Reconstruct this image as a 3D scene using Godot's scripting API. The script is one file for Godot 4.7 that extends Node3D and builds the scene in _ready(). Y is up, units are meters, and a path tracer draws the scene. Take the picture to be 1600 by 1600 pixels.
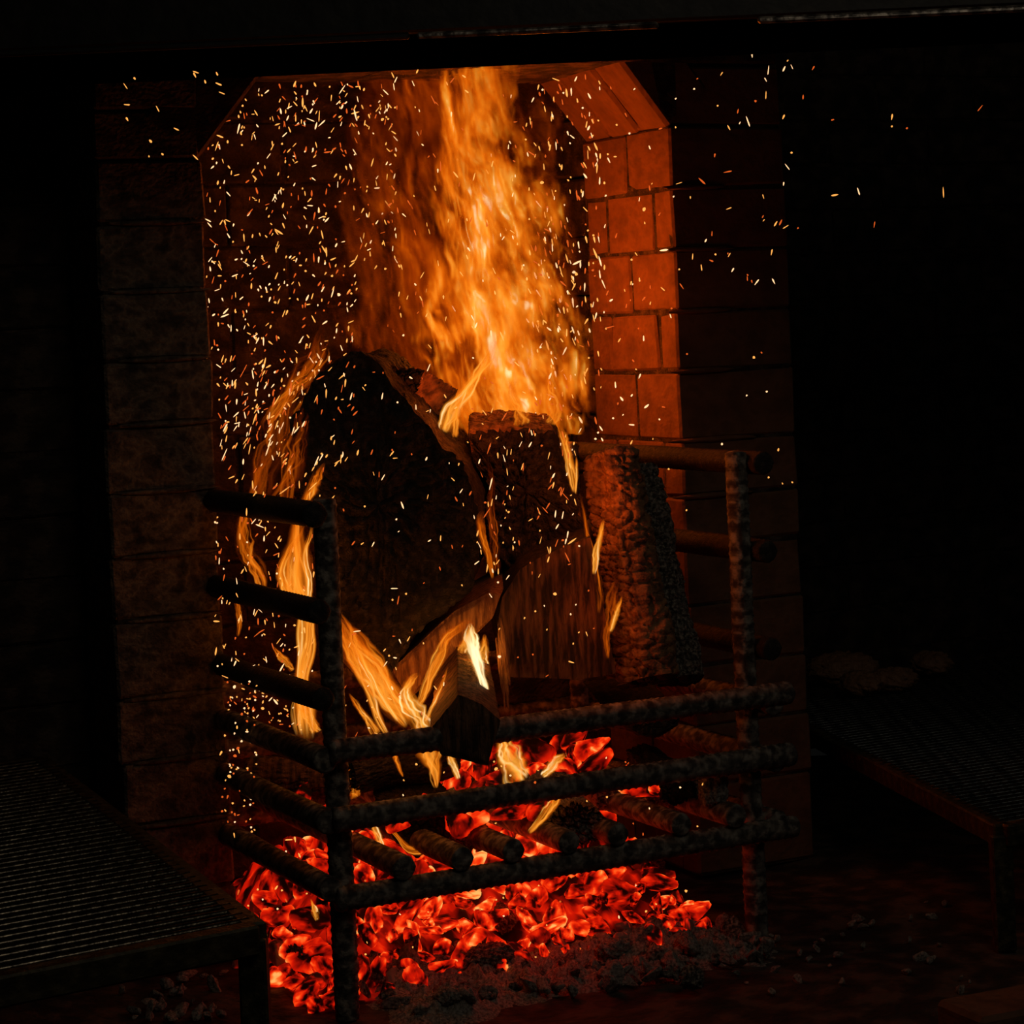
extends Node3D
# An open hearth at night: a rebar fire grate with burning logs in a brick firebox, glowing coals below, sparks, a steel hood above, cooking grills left and right.

const F := 3600.0          # focal length in pixels of the 1600 px frame
const HZ := 510.0          # row of the horizon under the principal point
const ROLL := 0.045
const CAM_Y := 1.068
const YAW_C := 0.899
const YAW_S := 0.438
const G0 := Vector3(-0.305, 0.0, -3.6)   # floor under the grate's near corner post
const FD := Vector3(0.899, 0.0, -0.438)  # along the front of the hearth
const BD := Vector3(-0.438, 0.0, -0.899) # into the hearth

var rng := RandomNumberGenerator.new()
var nz := FastNoiseLite.new()      # smooth fractal noise
var nfine := FastNoiseLite.new()
var ncell := FastNoiseLite.new()   # distance to cell borders, for cracks
var nridge := FastNoiseLite.new()
var M := {}
var names := {}

# ---------------------------------------------------------------- places
func P(px: float, py: float, d: float) -> Vector3:
	var dx := (px - 800.0) / F
	var dy := -(py - HZ) / F
	var c := cos(ROLL)
	var s := sin(ROLL)
	return Vector3((dx * c + dy * s) * d, CAM_Y + (-dx * s + dy * c) * d, -d)

func G(s: float, t: float, h: float) -> Vector3:   # hearth coordinates: along the front, inwards, up
	return G0 + FD * s + BD * t + Vector3(0, h, 0)

func to_st(p: Vector3) -> Vector3:                  # (s, t, h) of a point
	var q := p - G0
	return Vector3(q.dot(FD), q.dot(BD), p.y)

func on_t(px: float, py: float, t: float) -> Vector3:
	var eye := Vector3(0, CAM_Y, 0)
	var dir := P(px, py, 1.0) - eye
	var k := (t - (eye - G0).dot(BD)) / dir.dot(BD)
	return eye + dir * k

func on_y(px: float, py: float, y: float) -> Vector3:
	var eye := Vector3(0, CAM_Y, 0)
	var dir := P(px, py, 1.0) - eye
	return eye + dir * ((y - CAM_Y) / dir.y)

func on_plane_s(px: float, py: float, s: float) -> Vector3:
	var eye := Vector3(0, CAM_Y, 0)
	var dir := P(px, py, 1.0) - eye
	return eye + dir * ((s - (eye - G0).dot(FD)) / dir.dot(FD))

# ---------------------------------------------------------------- naming
func numbered(called: String) -> String:
	var k: int = names.get(called, 0)
	names[called] = k + 1
	return called if k == 0 else "%s_%03d" % [called, k]

func tag(o: Node3D, label: String, category: String, group := "", kind := "") -> void:
	if label: o.set_meta("label", label)
	if category: o.set_meta("category", category)
	if group: o.set_meta("group", group)
	if kind: o.set_meta("kind", kind)

func thing(called: String, label: String, category: String, at := Vector3.ZERO, group := "") -> Node3D:
	var o := Node3D.new()
	o.name = numbered(called)
	o.position = at
	tag(o, label, category, group)
	add_child(o)
	return o

func one(called: String, mesh: Mesh, m: Material, label: String, category: String, group := "") -> MeshInstance3D:
	var o := MeshInstance3D.new()
	o.name = numbered(called)
	o.mesh = mesh
	o.material_override = m
	tag(o, label, category, group)
	add_child(o)
	return o

func structure(called: String) -> Node3D:
	var o := Node3D.new()
	o.name = called
	o.set_meta("kind", "structure")
	add_child(o)
	return o

func part(parent: Node3D, called: String, mesh: Mesh, m: Material, at := Transform3D()) -> MeshInstance3D:
	var o := MeshInstance3D.new()
	o.name = called
	o.mesh = mesh
	o.material_override = m
	o.transform = at
	parent.add_child(o, true)
	return o

# ---------------------------------------------------------------- materials
func noise_tex(freq: float, ramp: Array, seed_: int, kind := FastNoiseLite.TYPE_SIMPLEX_SMOOTH, octaves := 5, ret := -1) -> NoiseTexture2D:
	var n := FastNoiseLite.new()
	n.noise_type = kind
	n.seed = seed_
	n.frequency = freq
	n.fractal_octaves = octaves
	if ret >= 0:
		n.cellular_return_type = ret
	var t := NoiseTexture2D.new()
	t.width = 512
	t.height = 512
	t.seamless = true
	t.noise = n
	if ramp.size():
		var g := Gradient.new()
		var offs := PackedFloat32Array()
		var cols := PackedColorArray()
		for r in ramp:
			offs.append(r[0])
			cols.append(r[1])
		g.offsets = offs
		g.colors = cols
		t.color_ramp = g
	return t

func surf(called: String, tex: Texture2D, rough: float, scale: float, bump: Texture2D = null, bump_cm := 0.0, world := true, tint := Color.WHITE) -> StandardMaterial3D:
	var m := StandardMaterial3D.new()
	m.resource_name = called
	m.albedo_color = tint
	m.albedo_texture = tex
	m.roughness = rough
	m.uv1_triplanar = true
	m.uv1_world_triplanar = world
	m.uv1_scale = Vector3.ONE * scale
	if bump:
		m.heightmap_enabled = true
		m.heightmap_texture = bump
		m.heightmap_scale = bump_cm
	return m

func grained(m: StandardMaterial3D, across: float, up: float) -> StandardMaterial3D:   # grain drawn out along y
	m.uv1_scale = Vector3(across, up, across)
	return m

func glow(m: StandardMaterial3D, tex: Texture2D, energy: float) -> StandardMaterial3D:
	m.emission_enabled = true
	m.emission = Color.WHITE
	m.emission_operator = BaseMaterial3D.EMISSION_OP_MULTIPLY
	m.emission_texture = tex
	m.emission_energy_multiplier = energy
	return m

func hot(called: String, linear: Color) -> StandardMaterial3D:
	var m := StandardMaterial3D.new()
	m.resource_name = called
	m.albedo_color = Color(0.05, 0.04, 0.03)
	m.roughness = 1.0
	m.emission_enabled = true
	m.emission = linear.linear_to_srgb()
	m.emission_energy_multiplier = 1.0
	return m

func heat_ramp(stops: Array) -> ImageTexture:    # colour of what glows, cool to hot, in linear values
	var im := Image.create(256, 4, false, Image.FORMAT_RGBAF)
	for x in 256:
		var u := x / 255.0
		var c: Vector3 = stops[-1][1]
		for k in stops.size() - 1:
			if u <= stops[k + 1][0]:
				c = (stops[k][1] as Vector3).lerp(stops[k + 1][1], (u - stops[k][0]) / (stops[k + 1][0] - stops[k][0]))
				break
		for y in 4:
			im.set_pixel(x, y, Color(c.x, c.y, c.z))
	return ImageTexture.create_from_image(im)

func flame_material() -> StandardMaterial3D:
	var ramp := heat_ramp([[0.0, Vector3(0.11, 0.007, 0.0003)], [0.25, Vector3(0.38, 0.040, 0.0006)], [0.5, Vector3(0.86, 0.138, 0.002)], [0.68, Vector3(1.12, 0.29, 0.012)], [0.84, Vector3(1.20, 0.50, 0.06)], [1.0, Vector3(1.6, 1.25, 0.65)]])
	var m := StandardMaterial3D.new()
	m.resource_name = "flame"
	m.albedo_color = Color(0, 0, 0)
	m.roughness = 1.0
	m.specular_mode = BaseMaterial3D.SPECULAR_DISABLED
	m.vertex_color_use_as_albedo = true
	m.transparency = BaseMaterial3D.TRANSPARENCY_ALPHA
	m.cull_mode = BaseMaterial3D.CULL_DISABLED
	m.texture_repeat = false
	glow(m, ramp, 1.0)
	return m

func coal_material(called: String, ramp: ImageTexture, warmer: float, tint: Color) -> StandardMaterial3D:
	var m := StandardMaterial3D.new()
	m.resource_name = called
	m.albedo_color = tint
	m.roughness = 1.0
	m.texture_repeat = false
	m.uv1_offset = Vector3(warmer, 0, 0)
	glow(m, ramp, 1.0)
	return m

func make_materials() -> void:
	var lumpy := noise_tex(0.02, [], 3)
	var grit := noise_tex(0.06, [], 4, FastNoiseLite.TYPE_SIMPLEX_SMOOTH, 4)
	var cracks := noise_tex(0.03, [[0.0, Color.BLACK], [0.16, Color(0.75, 0.75, 0.75)], [1.0, Color.WHITE]], 5, FastNoiseLite.TYPE_CELLULAR, 2, FastNoiseLite.RETURN_DISTANCE2_SUB)
	var brick := noise_tex(0.012, [[0.2, Color("#7d5840")], [0.5, Color("#9c6f4f")], [0.65, Color("#a4775a")], [0.85, Color("#86603f")]], 11)
	var sooty := noise_tex(0.010, [[0.3, Color("#231c18")], [0.5, Color("#3a2d25")], [0.7, Color("#57463a")]], 12)
	var stone := noise_tex(0.012, [[0.25, Color("#28221e")], [0.45, Color("#54483d")], [0.6, Color("#80705f")], [0.85, Color("#463b32")]], 13)
	var char_t := noise_tex(0.015, [[0.3, Color("#0f0c0a")], [0.55, Color("#241c17")], [0.75, Color("#40362f")]], 14)
	var wood := noise_tex(0.015, [[0.25, Color("#6e472c")], [0.5, Color("#99683f")], [0.75, Color("#b88757")]], 15)
	var singed := noise_tex(0.012, [[0.3, Color("#2c1d14")], [0.5, Color("#5b3c27")], [0.72, Color("#7c5638")]], 16)
	var ash := noise_tex(0.02, [[0.2, Color("#4b4642")], [0.45, Color("#8d857d")], [0.7, Color("#b4aca3")]], 17)
	var iron := noise_tex(0.018, [[0.25, Color("#2a2623")], [0.48, Color("#4c4641")], [0.62, Color("#8a8279")], [0.8, Color("#aca397")]], 18)
	var black_iron := noise_tex(0.016, [[0.3, Color("#15130f")], [0.6, Color("#262320")], [0.8, Color("#3b352f")]], 19)
	M.brick = surf("firebrick", brick, 0.92, 2.2, grit, 0.2, true, Color(0.76, 0.74, 0.72))
	M.sooty = surf("sooty_brick", sooty, 0.95, 3.0, grit, 0.4)
	M.block = surf("stained_block", stone, 0.92, 3.4, grit, 0.5)
	M.mortar = surf("mortar", sooty, 1.0, 5.0, grit, 0.4)
	M.floor = surf("hearth_floor", sooty, 0.9, 2.2, lumpy, 0.6)
	M.charred = surf("char", char_t, 0.85, 7.0, cracks, 0.35)
	M.wood = surf("split_wood", wood, 0.85, 6.0, grit, 0.3)
	M.scorched = surf("scorched_bark", noise_tex(0.012, [[0.25, Color("#4a3425")], [0.5, Color("#8a6142")], [0.75, Color("#a87d55")]], 32), 0.9, 6.0, grit, 0.2)
	M.singed = surf("singed_wood", singed, 0.88, 6.0, cracks, 0.25)
	grained(M.wood, 12.0, 2.0)
	grained(M.singed, 11.0, 1.8)
	M.ash = surf("ash", ash, 1.0, 14.0, grit, 0.25)
	M.ashy = surf("ashy_char", iron, 1.0, 12.0, cracks, 0.35)
	M.iron = surf("ash_dusted_rebar", iron, 0.8, 4.5, grit, 0.12)
	M.iron.metallic = 0.15
	M.black = surf("sooted_rebar", char_t, 0.8, 9.0, grit, 0.15)
	M.steel = surf("grill_steel", noise_tex(0.02, [[0.3, Color("#2c2926")], [0.5, Color("#544e45")], [0.7, Color("#7d7464")]], 31), 0.24, 6.0, grit, 0.03)
	M.steel.metallic = 0.9
	M.frame = surf("grill_frame", noise_tex(0.016, [[0.3, Color("#2c2718")], [0.6, Color("#4d4630")], [0.8, Color("#675c42")]], 33), 0.55, 5.0, grit, 0.08)
	M.frame.metallic = 0.3
	M.hood = surf("hood_sheet", black_iron, 0.6, 2.0, lumpy, 0.1, true, Color(0.6, 0.6, 0.55))
	M.soot = surf("soot", char_t, 0.95, 3.0, grit, 0.2, true, Color(0.16, 0.15, 0.14))
	M.soot.specular_mode = BaseMaterial3D.SPECULAR_DISABLED
	M.lip = surf("hood_lip", iron, 0.4, 4.0, grit, 0.05)
	M.lip.metallic = 0.5
	M.flame = flame_material()
	# coals glow by themselves: the pattern of heat in each
	var ember := heat_ramp([[0.0, Vector3.ZERO], [0.18, Vector3(0.012, 0.0002, 0.0)], [0.36, Vector3(0.22, 0.003, 0.0006)], [0.55, Vector3(0.62, 0.008, 0.001)], [0.72, Vector3(0.95, 0.036, 0.003)], [0.87, Vector3(1.06, 0.17, 0.022)], [1.0, Vector3(1.15, 0.48, 0.12)]])
	M.coal_hot = coal_material("coal_bright", ember, 0.21, Color("#2a211c"))
	M.coal_mid = coal_material("coal_red", ember, 0.0, Color("#2a211c"))
	M.coal_dim = coal_material("coal_dull", ember, -0.17, Color("#2e2622"))
	M.coal_ash = coal_material("coal_ashed", ember, -0.36, Color("#8a817a"))
	M.embers = coal_material("ember_bed", ember, -0.20, Color("#241c18"))
	M.spark_pale = hot("spark_pale", Color(1.5, 0.86, 0.42))
	M.spark_gold = hot("spark_gold", Color(1.25, 0.50, 0.10))
	M.spark_red = hot("spark_red", Color(0.75, 0.11, 0.015))
	M.meat = surf("roast_crust", brick, 0.6, 9.0, lumpy, 0.3)

# ---------------------------------------------------------------- mesh helpers
func grid(nu: int, nv: int, f: Callable, wrap: bool) -> SurfaceTool:   # nu points round, nv along
	var st := SurfaceTool.new()
	st.begin(Mesh.PRIMITIVE_TRIANGLES)
	grid_into(st, 0, nu, nv, f, wrap)
	return st

func grid_into(st: SurfaceTool, base: int, nu: int, nv: int, f: Callable, wrap: bool) -> int:
	for j in nv:
		for i in nu:
			st.add_vertex(f.call(i, j))
	var cols := nu if wrap else nu - 1
	for j in nv - 1:
		for i in cols:
			var a := base + j * nu + i
			var b := base + j * nu + (i + 1) % nu
			var c := a + nu
			var d := b + nu
			for k in [a, c, b, b, c, d]:
				st.add_index(k)
	return base + nu * nv

func done(st: SurfaceTool) -> ArrayMesh:
	st.generate_normals()
	return st.commit()

func block_mesh(sx: float, sy: float, sz: float, bevel := 0.006, wobble := 0.0) -> ArrayMesh:   # a chamfered block, corners slightly off
	var st := SurfaceTool.new()
	st.begin(Mesh.PRIMITIVE_TRIANGLES)
	st.set_smooth_group(-1)
	var h := Vector3(sx, sy, sz) * 0.5
	var c := {}
	for x in [-1, 1]:
		for y in [-1, 1]:
			for z in [-1, 1]:
				var j := Vector3(rng.randf_range(-1, 1), rng.randf_range(-1, 1), rng.randf_range(-1, 1)) * wobble
				var q := Vector3(x * h.x, y * h.y, z * h.z) + j
				c[[x, y, z]] = [q - Vector3(0, y, z) * bevel, q - Vector3(x, 0, z) * bevel, q - Vector3(x, y, 0) * bevel]
	var tri := func(a: Vector3, b: Vector3, d: Vector3):
		var out := (a + b + d) / 3.0
		if (b - a).cross(d - a).dot(out) > 0.0:
			st.add_vertex(a); st.add_vertex(d); st.add_vertex(b)
		else:
			st.add_vertex(a); st.add_vertex(b); st.add_vertex(d)
	var quad := func(a, b, d, e):
		tri.call(a, b, d)
		tri.call(a, d, e)
	for s in [-1, 1]:
		quad.call(c[[s, -1, -1]][0], c[[s, 1, -1]][0], c[[s, 1, 1]][0], c[[s, -1, 1]][0])
		quad.call(c[[-1, s, -1]][1], c[[1, s, -1]][1], c[[1, s, 1]][1], c[[-1, s, 1]][1])
		quad.call(c[[-1, -1, s]][2], c[[1, -1, s]][2], c[[1, 1, s]][2], c[[-1, 1, s]][2])
		for w in [-1, 1]:
			quad.call(c[[s, w, -1]][0], c[[s, w, 1]][0], c[[s, w, 1]][1], c[[s, w, -1]][1])
			quad.call(c[[s, -1, w]][0], c[[s, 1, w]][0], c[[s, 1, w]][2], c[[s, -1, w]][2])
			quad.call(c[[-1, s, w]][1], c[[1, s, w]][1], c[[1, s, w]][2], c[[-1, s, w]][2])
			for v in [-1, 1]:
				tri.call(c[[s, w, v]][0], c[[s, w, v]][1], c[[s, w, v]][2])
	return done(st)

func rebar(length: float, r: float, seed_: int) -> ArrayMesh:   # a ribbed bar along +z with worn, crusted ends
	var nu := 14
	var body := int(length / 0.0045) + 2
	var nv := body + 6
	return done(grid(nu, nv, func(i: int, j: int) -> Vector3:
		var a := TAU * i / nu
		var z := length * clampi(j - 3, 0, body - 1) / (body - 1)
		var rib := pow(maxf(0.0, sin(z / 0.0135 * TAU + 1.3 * cos(a))), 3.0) * 0.0019
		if absf(sin(a)) < 0.25: rib = 0.0014
		var crust := nz.get_noise_3d(z * 30.0 + seed_ * 7.3, a * 1.2, seed_) * 0.0022
		var k := 1.0
		var cap := mini(j, nv - 1 - j)
		if cap < 3:
			k = [0.0, 0.5, 0.86][cap]
			z += [0.004, 0.0034, 0.002][cap] * (-1.0 if j < 3 else 1.0) + 0.0012 * sin(a * 2.0 + seed_) * k
		var rr := (r + rib + crust) * k
		return Vector3(cos(a) * rr, sin(a) * rr, z), true))

func join(list: Array) -> ArrayMesh:
	var st := SurfaceTool.new()
	st.begin(Mesh.PRIMITIVE_TRIANGLES)
	for m in list:
		st.append_from(m, 0, Transform3D())
	return st.commit()

func along(a: Vector3, b: Vector3) -> Transform3D:    # z from a towards b
	var z := (b - a).normalized()
	var up := Vector3.UP if absf(z.y) < 0.95 else Vector3.RIGHT
	var x := up.cross(z).normalized()
	return Transform3D(Basis(x, z.cross(x), z), a)

func bar(parent: Node3D, called: String, a: Vector3, b: Vector3, r: float, m: Material, seed_: int) -> MeshInstance3D:
	return part(parent, called, rebar(a.distance_to(b), r, seed_), m, along(a - parent.position, b - parent.position))

func lump(r: Vector3, detail: int, rough: float, seed_: int, facet := 0.0) -> ArrayMesh:    # a broken, angular lump; u of its uv says how hot each point of a burning one is
	var nu := detail * 2
	var nv := detail
	var planes: Array[Vector4] = []
	var g := RandomNumberGenerator.new()
	g.seed = seed_ * 77 + 5
	for k in 10:
		var n := Vector3(g.randfn(), g.randfn(), g.randfn()).normalized()
		planes.append(Vector4(n.x, n.y, n.z, g.randf_range(0.42, 0.85)))
	var st := SurfaceTool.new()
	st.begin(Mesh.PRIMITIVE_TRIANGLES)
	for j in nv:
		for i in nu:
			var th := PI * j / (nv - 1)
			var ph := TAU * i / nu
			var d := Vector3(sin(th) * cos(ph), cos(th), sin(th) * sin(ph))
			var k := 1.0
			for p in planes:
				var c := d.dot(Vector3(p.x, p.y, p.z))
				if c > 0.0: k = minf(k, lerpf(1.0, p.w / maxf(c, 0.01), facet))
			var n1 := nz.get_noise_3d(d.x * 45 + seed_ * 31, d.y * 45, d.z * 45)
			var n2 := nfine.get_noise_3d(d.x * 60 + seed_ * 17, d.y * 60, d.z * 60)
			var n3 := nz.get_noise_3d(d.x * 17 + seed_ * 57, d.y * 17, d.z * 17)
			st.set_uv(Vector2(clampf(0.42 + 0.70 * n3 + 0.80 * (k - 0.72) * facet + 0.10 * n1 + 0.05 * n2, 0.02, 0.98), 0.5))
			st.add_vertex(d * r * k * (1.0 + rough * (n1 + 0.5 * n2)))
	for j in nv - 1:
		for i in nu:
			var a := j * nu + i
			var b := j * nu + (i + 1) % nu
			for q in [a, a + nu, b, b, a + nu, b + nu]:
				st.add_index(q)
	return done(st)

func bed_mesh() -> ArrayMesh:
	var st := SurfaceTool.new()
	st.begin(Mesh.PRIMITIVE_TRIANGLES)
	var nu := 190
	var nv := 150
	for j in nv:
		for i in nu:
			var s := lerpf(-0.03, 0.76, i / (nu - 1.0))
			var t := lerpf(0.06, 0.95, j / (nv - 1.0))
			var c := ncell.get_noise_2d(s * 420.0, t * 420.0) + 1.0
			var n := nz.get_noise_2d(s * 330.0, t * 330.0)
			var side := smoothstep(-0.05, 0.08, s) * (1.0 - smoothstep(0.52, 0.76, s))
			st.set_uv(Vector2(clampf(0.30 + 0.62 * n + 0.25 * (1.0 - c) - 0.3 * (1.0 - side), 0.02, 0.9), 0.5))
			st.add_vertex(G(s, t, maxf(heap(s, t) - 0.016 + 0.016 * minf(c, 0.6) + 0.008 * n, -0.004)))
	for j in nv - 1:
		for i in nu - 1:
			var a := j * nu + i
			for q in [a, a + nu, a + 1, a + 1, a + nu, a + nu + 1]:
				st.add_index(q)
	return done(st)

func ash_mesh() -> ArrayMesh:
	return done(grid(220, 70, func(i: int, j: int) -> Vector3:
		var s := lerpf(0.02, 0.80, i / 219.0)
		var t := lerpf(-0.14, 0.20, j / 69.0)
		var n := nz.get_noise_2d(s * 260.0, t * 260.0) + 0.6 * nfine.get_noise_2d(s * 500.0, t * 500.0)
		var edge := smoothstep(-0.13, -0.02, t + 0.05 * nz.get_noise_2d(s * 90.0, 4.0)) * (1.0 - smoothstep(0.06, 0.18, t + 0.04 * nz.get_noise_2d(s * 120.0, 40.0)))
		edge *= smoothstep(0.02, 0.14, s) * (1.0 - smoothstep(0.66, 0.80, s))
		return G(s, t, -0.01 + edge * (0.020 + 0.020 * n + maxf(0.0, heap(s, t)) * 0.9)), false))

# ---------------------------------------------------------------- logs
func resample(poly: Array, n: int, soften: int) -> Array:
	var total := 0.0
	var lens := []
	for k in poly.size():
		var l: float = (poly[k] as Vector3).distance_to(poly[(k + 1) % poly.size()])
		lens.append(l)
		total += l
	var out := []
	var k := 0
	var left := 0.0
	for i in n:
		var want := total * i / n
		while want > left + lens[k] and k < poly.size() - 1:
			left += lens[k]
			k += 1
		out.append((poly[k] as Vector3).lerp(poly[(k + 1) % poly.size()], clampf((want - left) / lens[k], 0, 1)))
	for s in soften:
		var nw := []
		for i in n:
			nw.append((out[(i + n - 1) % n] + 2.0 * out[i] + out[(i + 1) % n]) * 0.25)
		out = nw
	return out

func pix_poly(list: Array, d: float) -> Array:
	var out := []
	for p in list:
		out.append(P(p[0], p[1], d))
	return out

func crack(q: Vector3, scale: Vector3) -> float:    # 0 in a crack, 1 on a plate
	return clampf((ncell.get_noise_3d(q.x * scale.x, q.y * scale.y, q.z * scale.z) + 1.0) * 5.5, 0.0, 1.0)

# A log: its near end's outline, run back along the axis. opts: side, face (materials), rough, cracks (depth in m), scale, taper, tilt (how the end face leans), soften, bow
func log_thing(called: String, label: String, outline: Array, axis: Vector3, seed_: int, o := {}) -> Node3D:
	var mid := Vector3.ZERO
	for p in outline: mid += p
	mid /= outline.size()
	var lowest := mid
	for p in outline: lowest.y = minf(lowest.y, p.y)
	var t := thing(called, label, "log", lowest, o.get("group", ""))
	var nu: int = o.get("nu", 120)
	var ring := resample(outline, nu, o.get("soften", 1))
	var nv: int = maxi(8, int(axis.length() / o.get("step", 0.006)))
	var rough: float = o.get("rough", 0.004)
	var deep: float = o.get("cracks", 0.003)
	var cs: Vector3 = o.get("cell", Vector3.ONE) * float(o.get("scale", 900.0))
	var taper: float = o.get("taper", 0.95)
	var tilt: Vector3 = o.get("tilt", Vector3.ZERO)
	var bow: Vector3 = o.get("bow", Vector3.ZERO)
	var dir := axis.normalized()
	var wob := func(q: Vector3, out: Vector3) -> Vector3:
		var n := nz.get_noise_3d(q.x * 130 + seed_ * 50, q.y * 130, q.z * 60) * rough * 2.0 + nfine.get_noise_3d(q.x * 350, q.y * 350 + seed_ * 9, q.z * 350) * rough * 0.5
		return q + out * (n - deep * (1.0 - crack(q + Vector3(seed_, 0, 0), cs)))
	var at := func(i: int, v: float) -> Vector3:
		var p: Vector3 = ring[i]
		var off := p - mid
		var lead := dir * off.dot(tilt) * (1.0 - v)
		return mid + off * lerpf(1.0, taper, v) + axis * v + lead + bow * sin(PI * v)
	var side := grid(nu, nv, func(i: int, j: int) -> Vector3:
		var v := float(j) / (nv - 1)
		var q: Vector3 = at.call(i, v)
		var out: Vector3 = (q - (mid + axis * v)).normalized()
		return wob.call(q, out) - lowest, true)
	part(t, "bark", done(side), o.get("side", M.charred))
	for e in [0, 1]:
		var nr := 24 if e == 0 else 6
		var face := grid(nu, nr, func(i: int, j: int) -> Vector3:
			var k := float(j) / (nr - 1)
			var edge: Vector3 = at.call(i, float(e))
			var out: Vector3 = (edge - (mid + axis * e)).normalized()
			var rim: Vector3 = wob.call(edge, out)
			var q: Vector3 = rim.lerp(mid + axis * e, k)
			var bump := nz.get_noise_3d(q.x * 110, q.y * 110 + seed_ * 13, 3.0) * rough * 2.5 * smoothstep(0.0, 0.12, k)
			bump -= deep * 1.2 * (1.0 - crack(q * 0.8 + Vector3(0, seed_, 0), cs)) * smoothstep(0.0, 0.1, k)
			return q - dir * (bump + 0.006 * smoothstep(0.0, 0.25, k)) * (1.0 if e == 0 else -1.0) - lowest, true)
		part(t, "end_face", done(face), o.get("face", M.charred) if e == 0 else M.charred)
	return t

func round_outline(c: Vector3, axis: Vector3, rx: float, ry: float, flat: float, turn := 0.0) -> Array:   # a round or half-round section across the axis
	var z := axis.normalized()
	var x := Vector3.UP.cross(z).normalized() if absf(z.y) < 0.9 else Vector3.BACK.cross(z).normalized()
	var y := z.cross(x)
	var out := []
	for k in 28:
		var a := TAU * k / 28 + turn
		var p := Vector2(cos(a - turn), sin(a - turn))
		p.x = maxf(p.x, -flat)
		p = p.rotated(turn)
		out.append(c + x * p.x * rx + y * p.y * ry)
	return out

# ---------------------------------------------------------------- flames
func flame_mesh(nu: int, nv: int, pos: PackedVector3Array, heat: PackedFloat32Array, alpha: PackedFloat32Array) -> ArrayMesh:
	var idx := PackedInt32Array()
	var used := PackedInt32Array()
	used.resize(pos.size())
	used.fill(-1)
	var vs := PackedVector3Array()
	var uv := PackedVector2Array()
	var col := PackedColorArray()
	for j in nv - 1:
		for i in nu - 1:
			var a := j * nu + i
			var q := [a, a + nu, a + 1, a + 1, a + nu, a + nu + 1]
			if maxf(maxf(alpha[a], alpha[a + 1]), maxf(alpha[a + nu], alpha[a + nu + 1])) < 0.012:
				continue
			for k in q:
				if used[k] < 0:
					used[k] = vs.size()
					vs.append(pos[k])
					uv.append(Vector2(clampf(heat[k], 0.004, 0.996), 0.5))
					col.append(Color(1, 1, 1, clampf(alpha[k], 0.0, 1.0)))
				idx.append(used[k])
	if idx.is_empty():
		return null
	var arr := []
	arr.resize(Mesh.ARRAY_MAX)
	arr[Mesh.ARRAY_VERTEX] = vs
	arr[Mesh.ARRAY_TEX_UV] = uv
	arr[Mesh.ARRAY_COLOR] = col
	arr[Mesh.ARRAY_INDEX] = idx
	var m := ArrayMesh.new()
	m.add_surface_from_arrays(Mesh.PRIMITIVE_TRIANGLES, arr)
	var st := SurfaceTool.new()
	st.create_from(m, 0)
	st.generate_normals()
	return st.commit()

func spline(pts: Array, u: float) -> Vector3:     # px, py, half width, through all points
	var n := pts.size() - 1
	var k := mini(int(u * n), n - 1)
	var f := u * n - k
	var a: Array = pts[maxi(k - 1, 0)]
	var b: Array = pts[k]
	var c: Array = pts[k + 1]
	var d: Array = pts[mini(k + 2, n)]
	var out := Vector3.ZERO
	for q in 3:
		out[q] = cubic_interpolate(b[q], c[q], a[q], d[q], f)
	return out

# One tongue of fire: a hollow lens-shaped body with brighter filaments inside, along pts (pixel column, row, half width; foot first) at the given depth
func tongue(parent: Node3D, pts: Array, d0: float, d1: float, heat: float, strength: float, seed_: int, ragged := 0.5) -> void:
	tongue_skin(parent, pts, d0, d1, heat - 0.14, strength * 0.5, seed_, ragged, 1.0, 0.0, 21)
	var widest := 0.0
	for p in pts: widest = maxf(widest, p[2])
	var n := clampi(int(widest / 3.5), 1, 5)
	for k in n:
		var off := (2.0 * (k + 0.5) / n - 1.0) * 0.72
		tongue_skin(parent, pts, d0, d1, heat - 0.02 + 0.05 * sin(k * 2.3 + seed_), strength * 0.8, seed_ * 10 + k, ragged, 0.42 / sqrt(n) + 0.10, off, 9)

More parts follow.
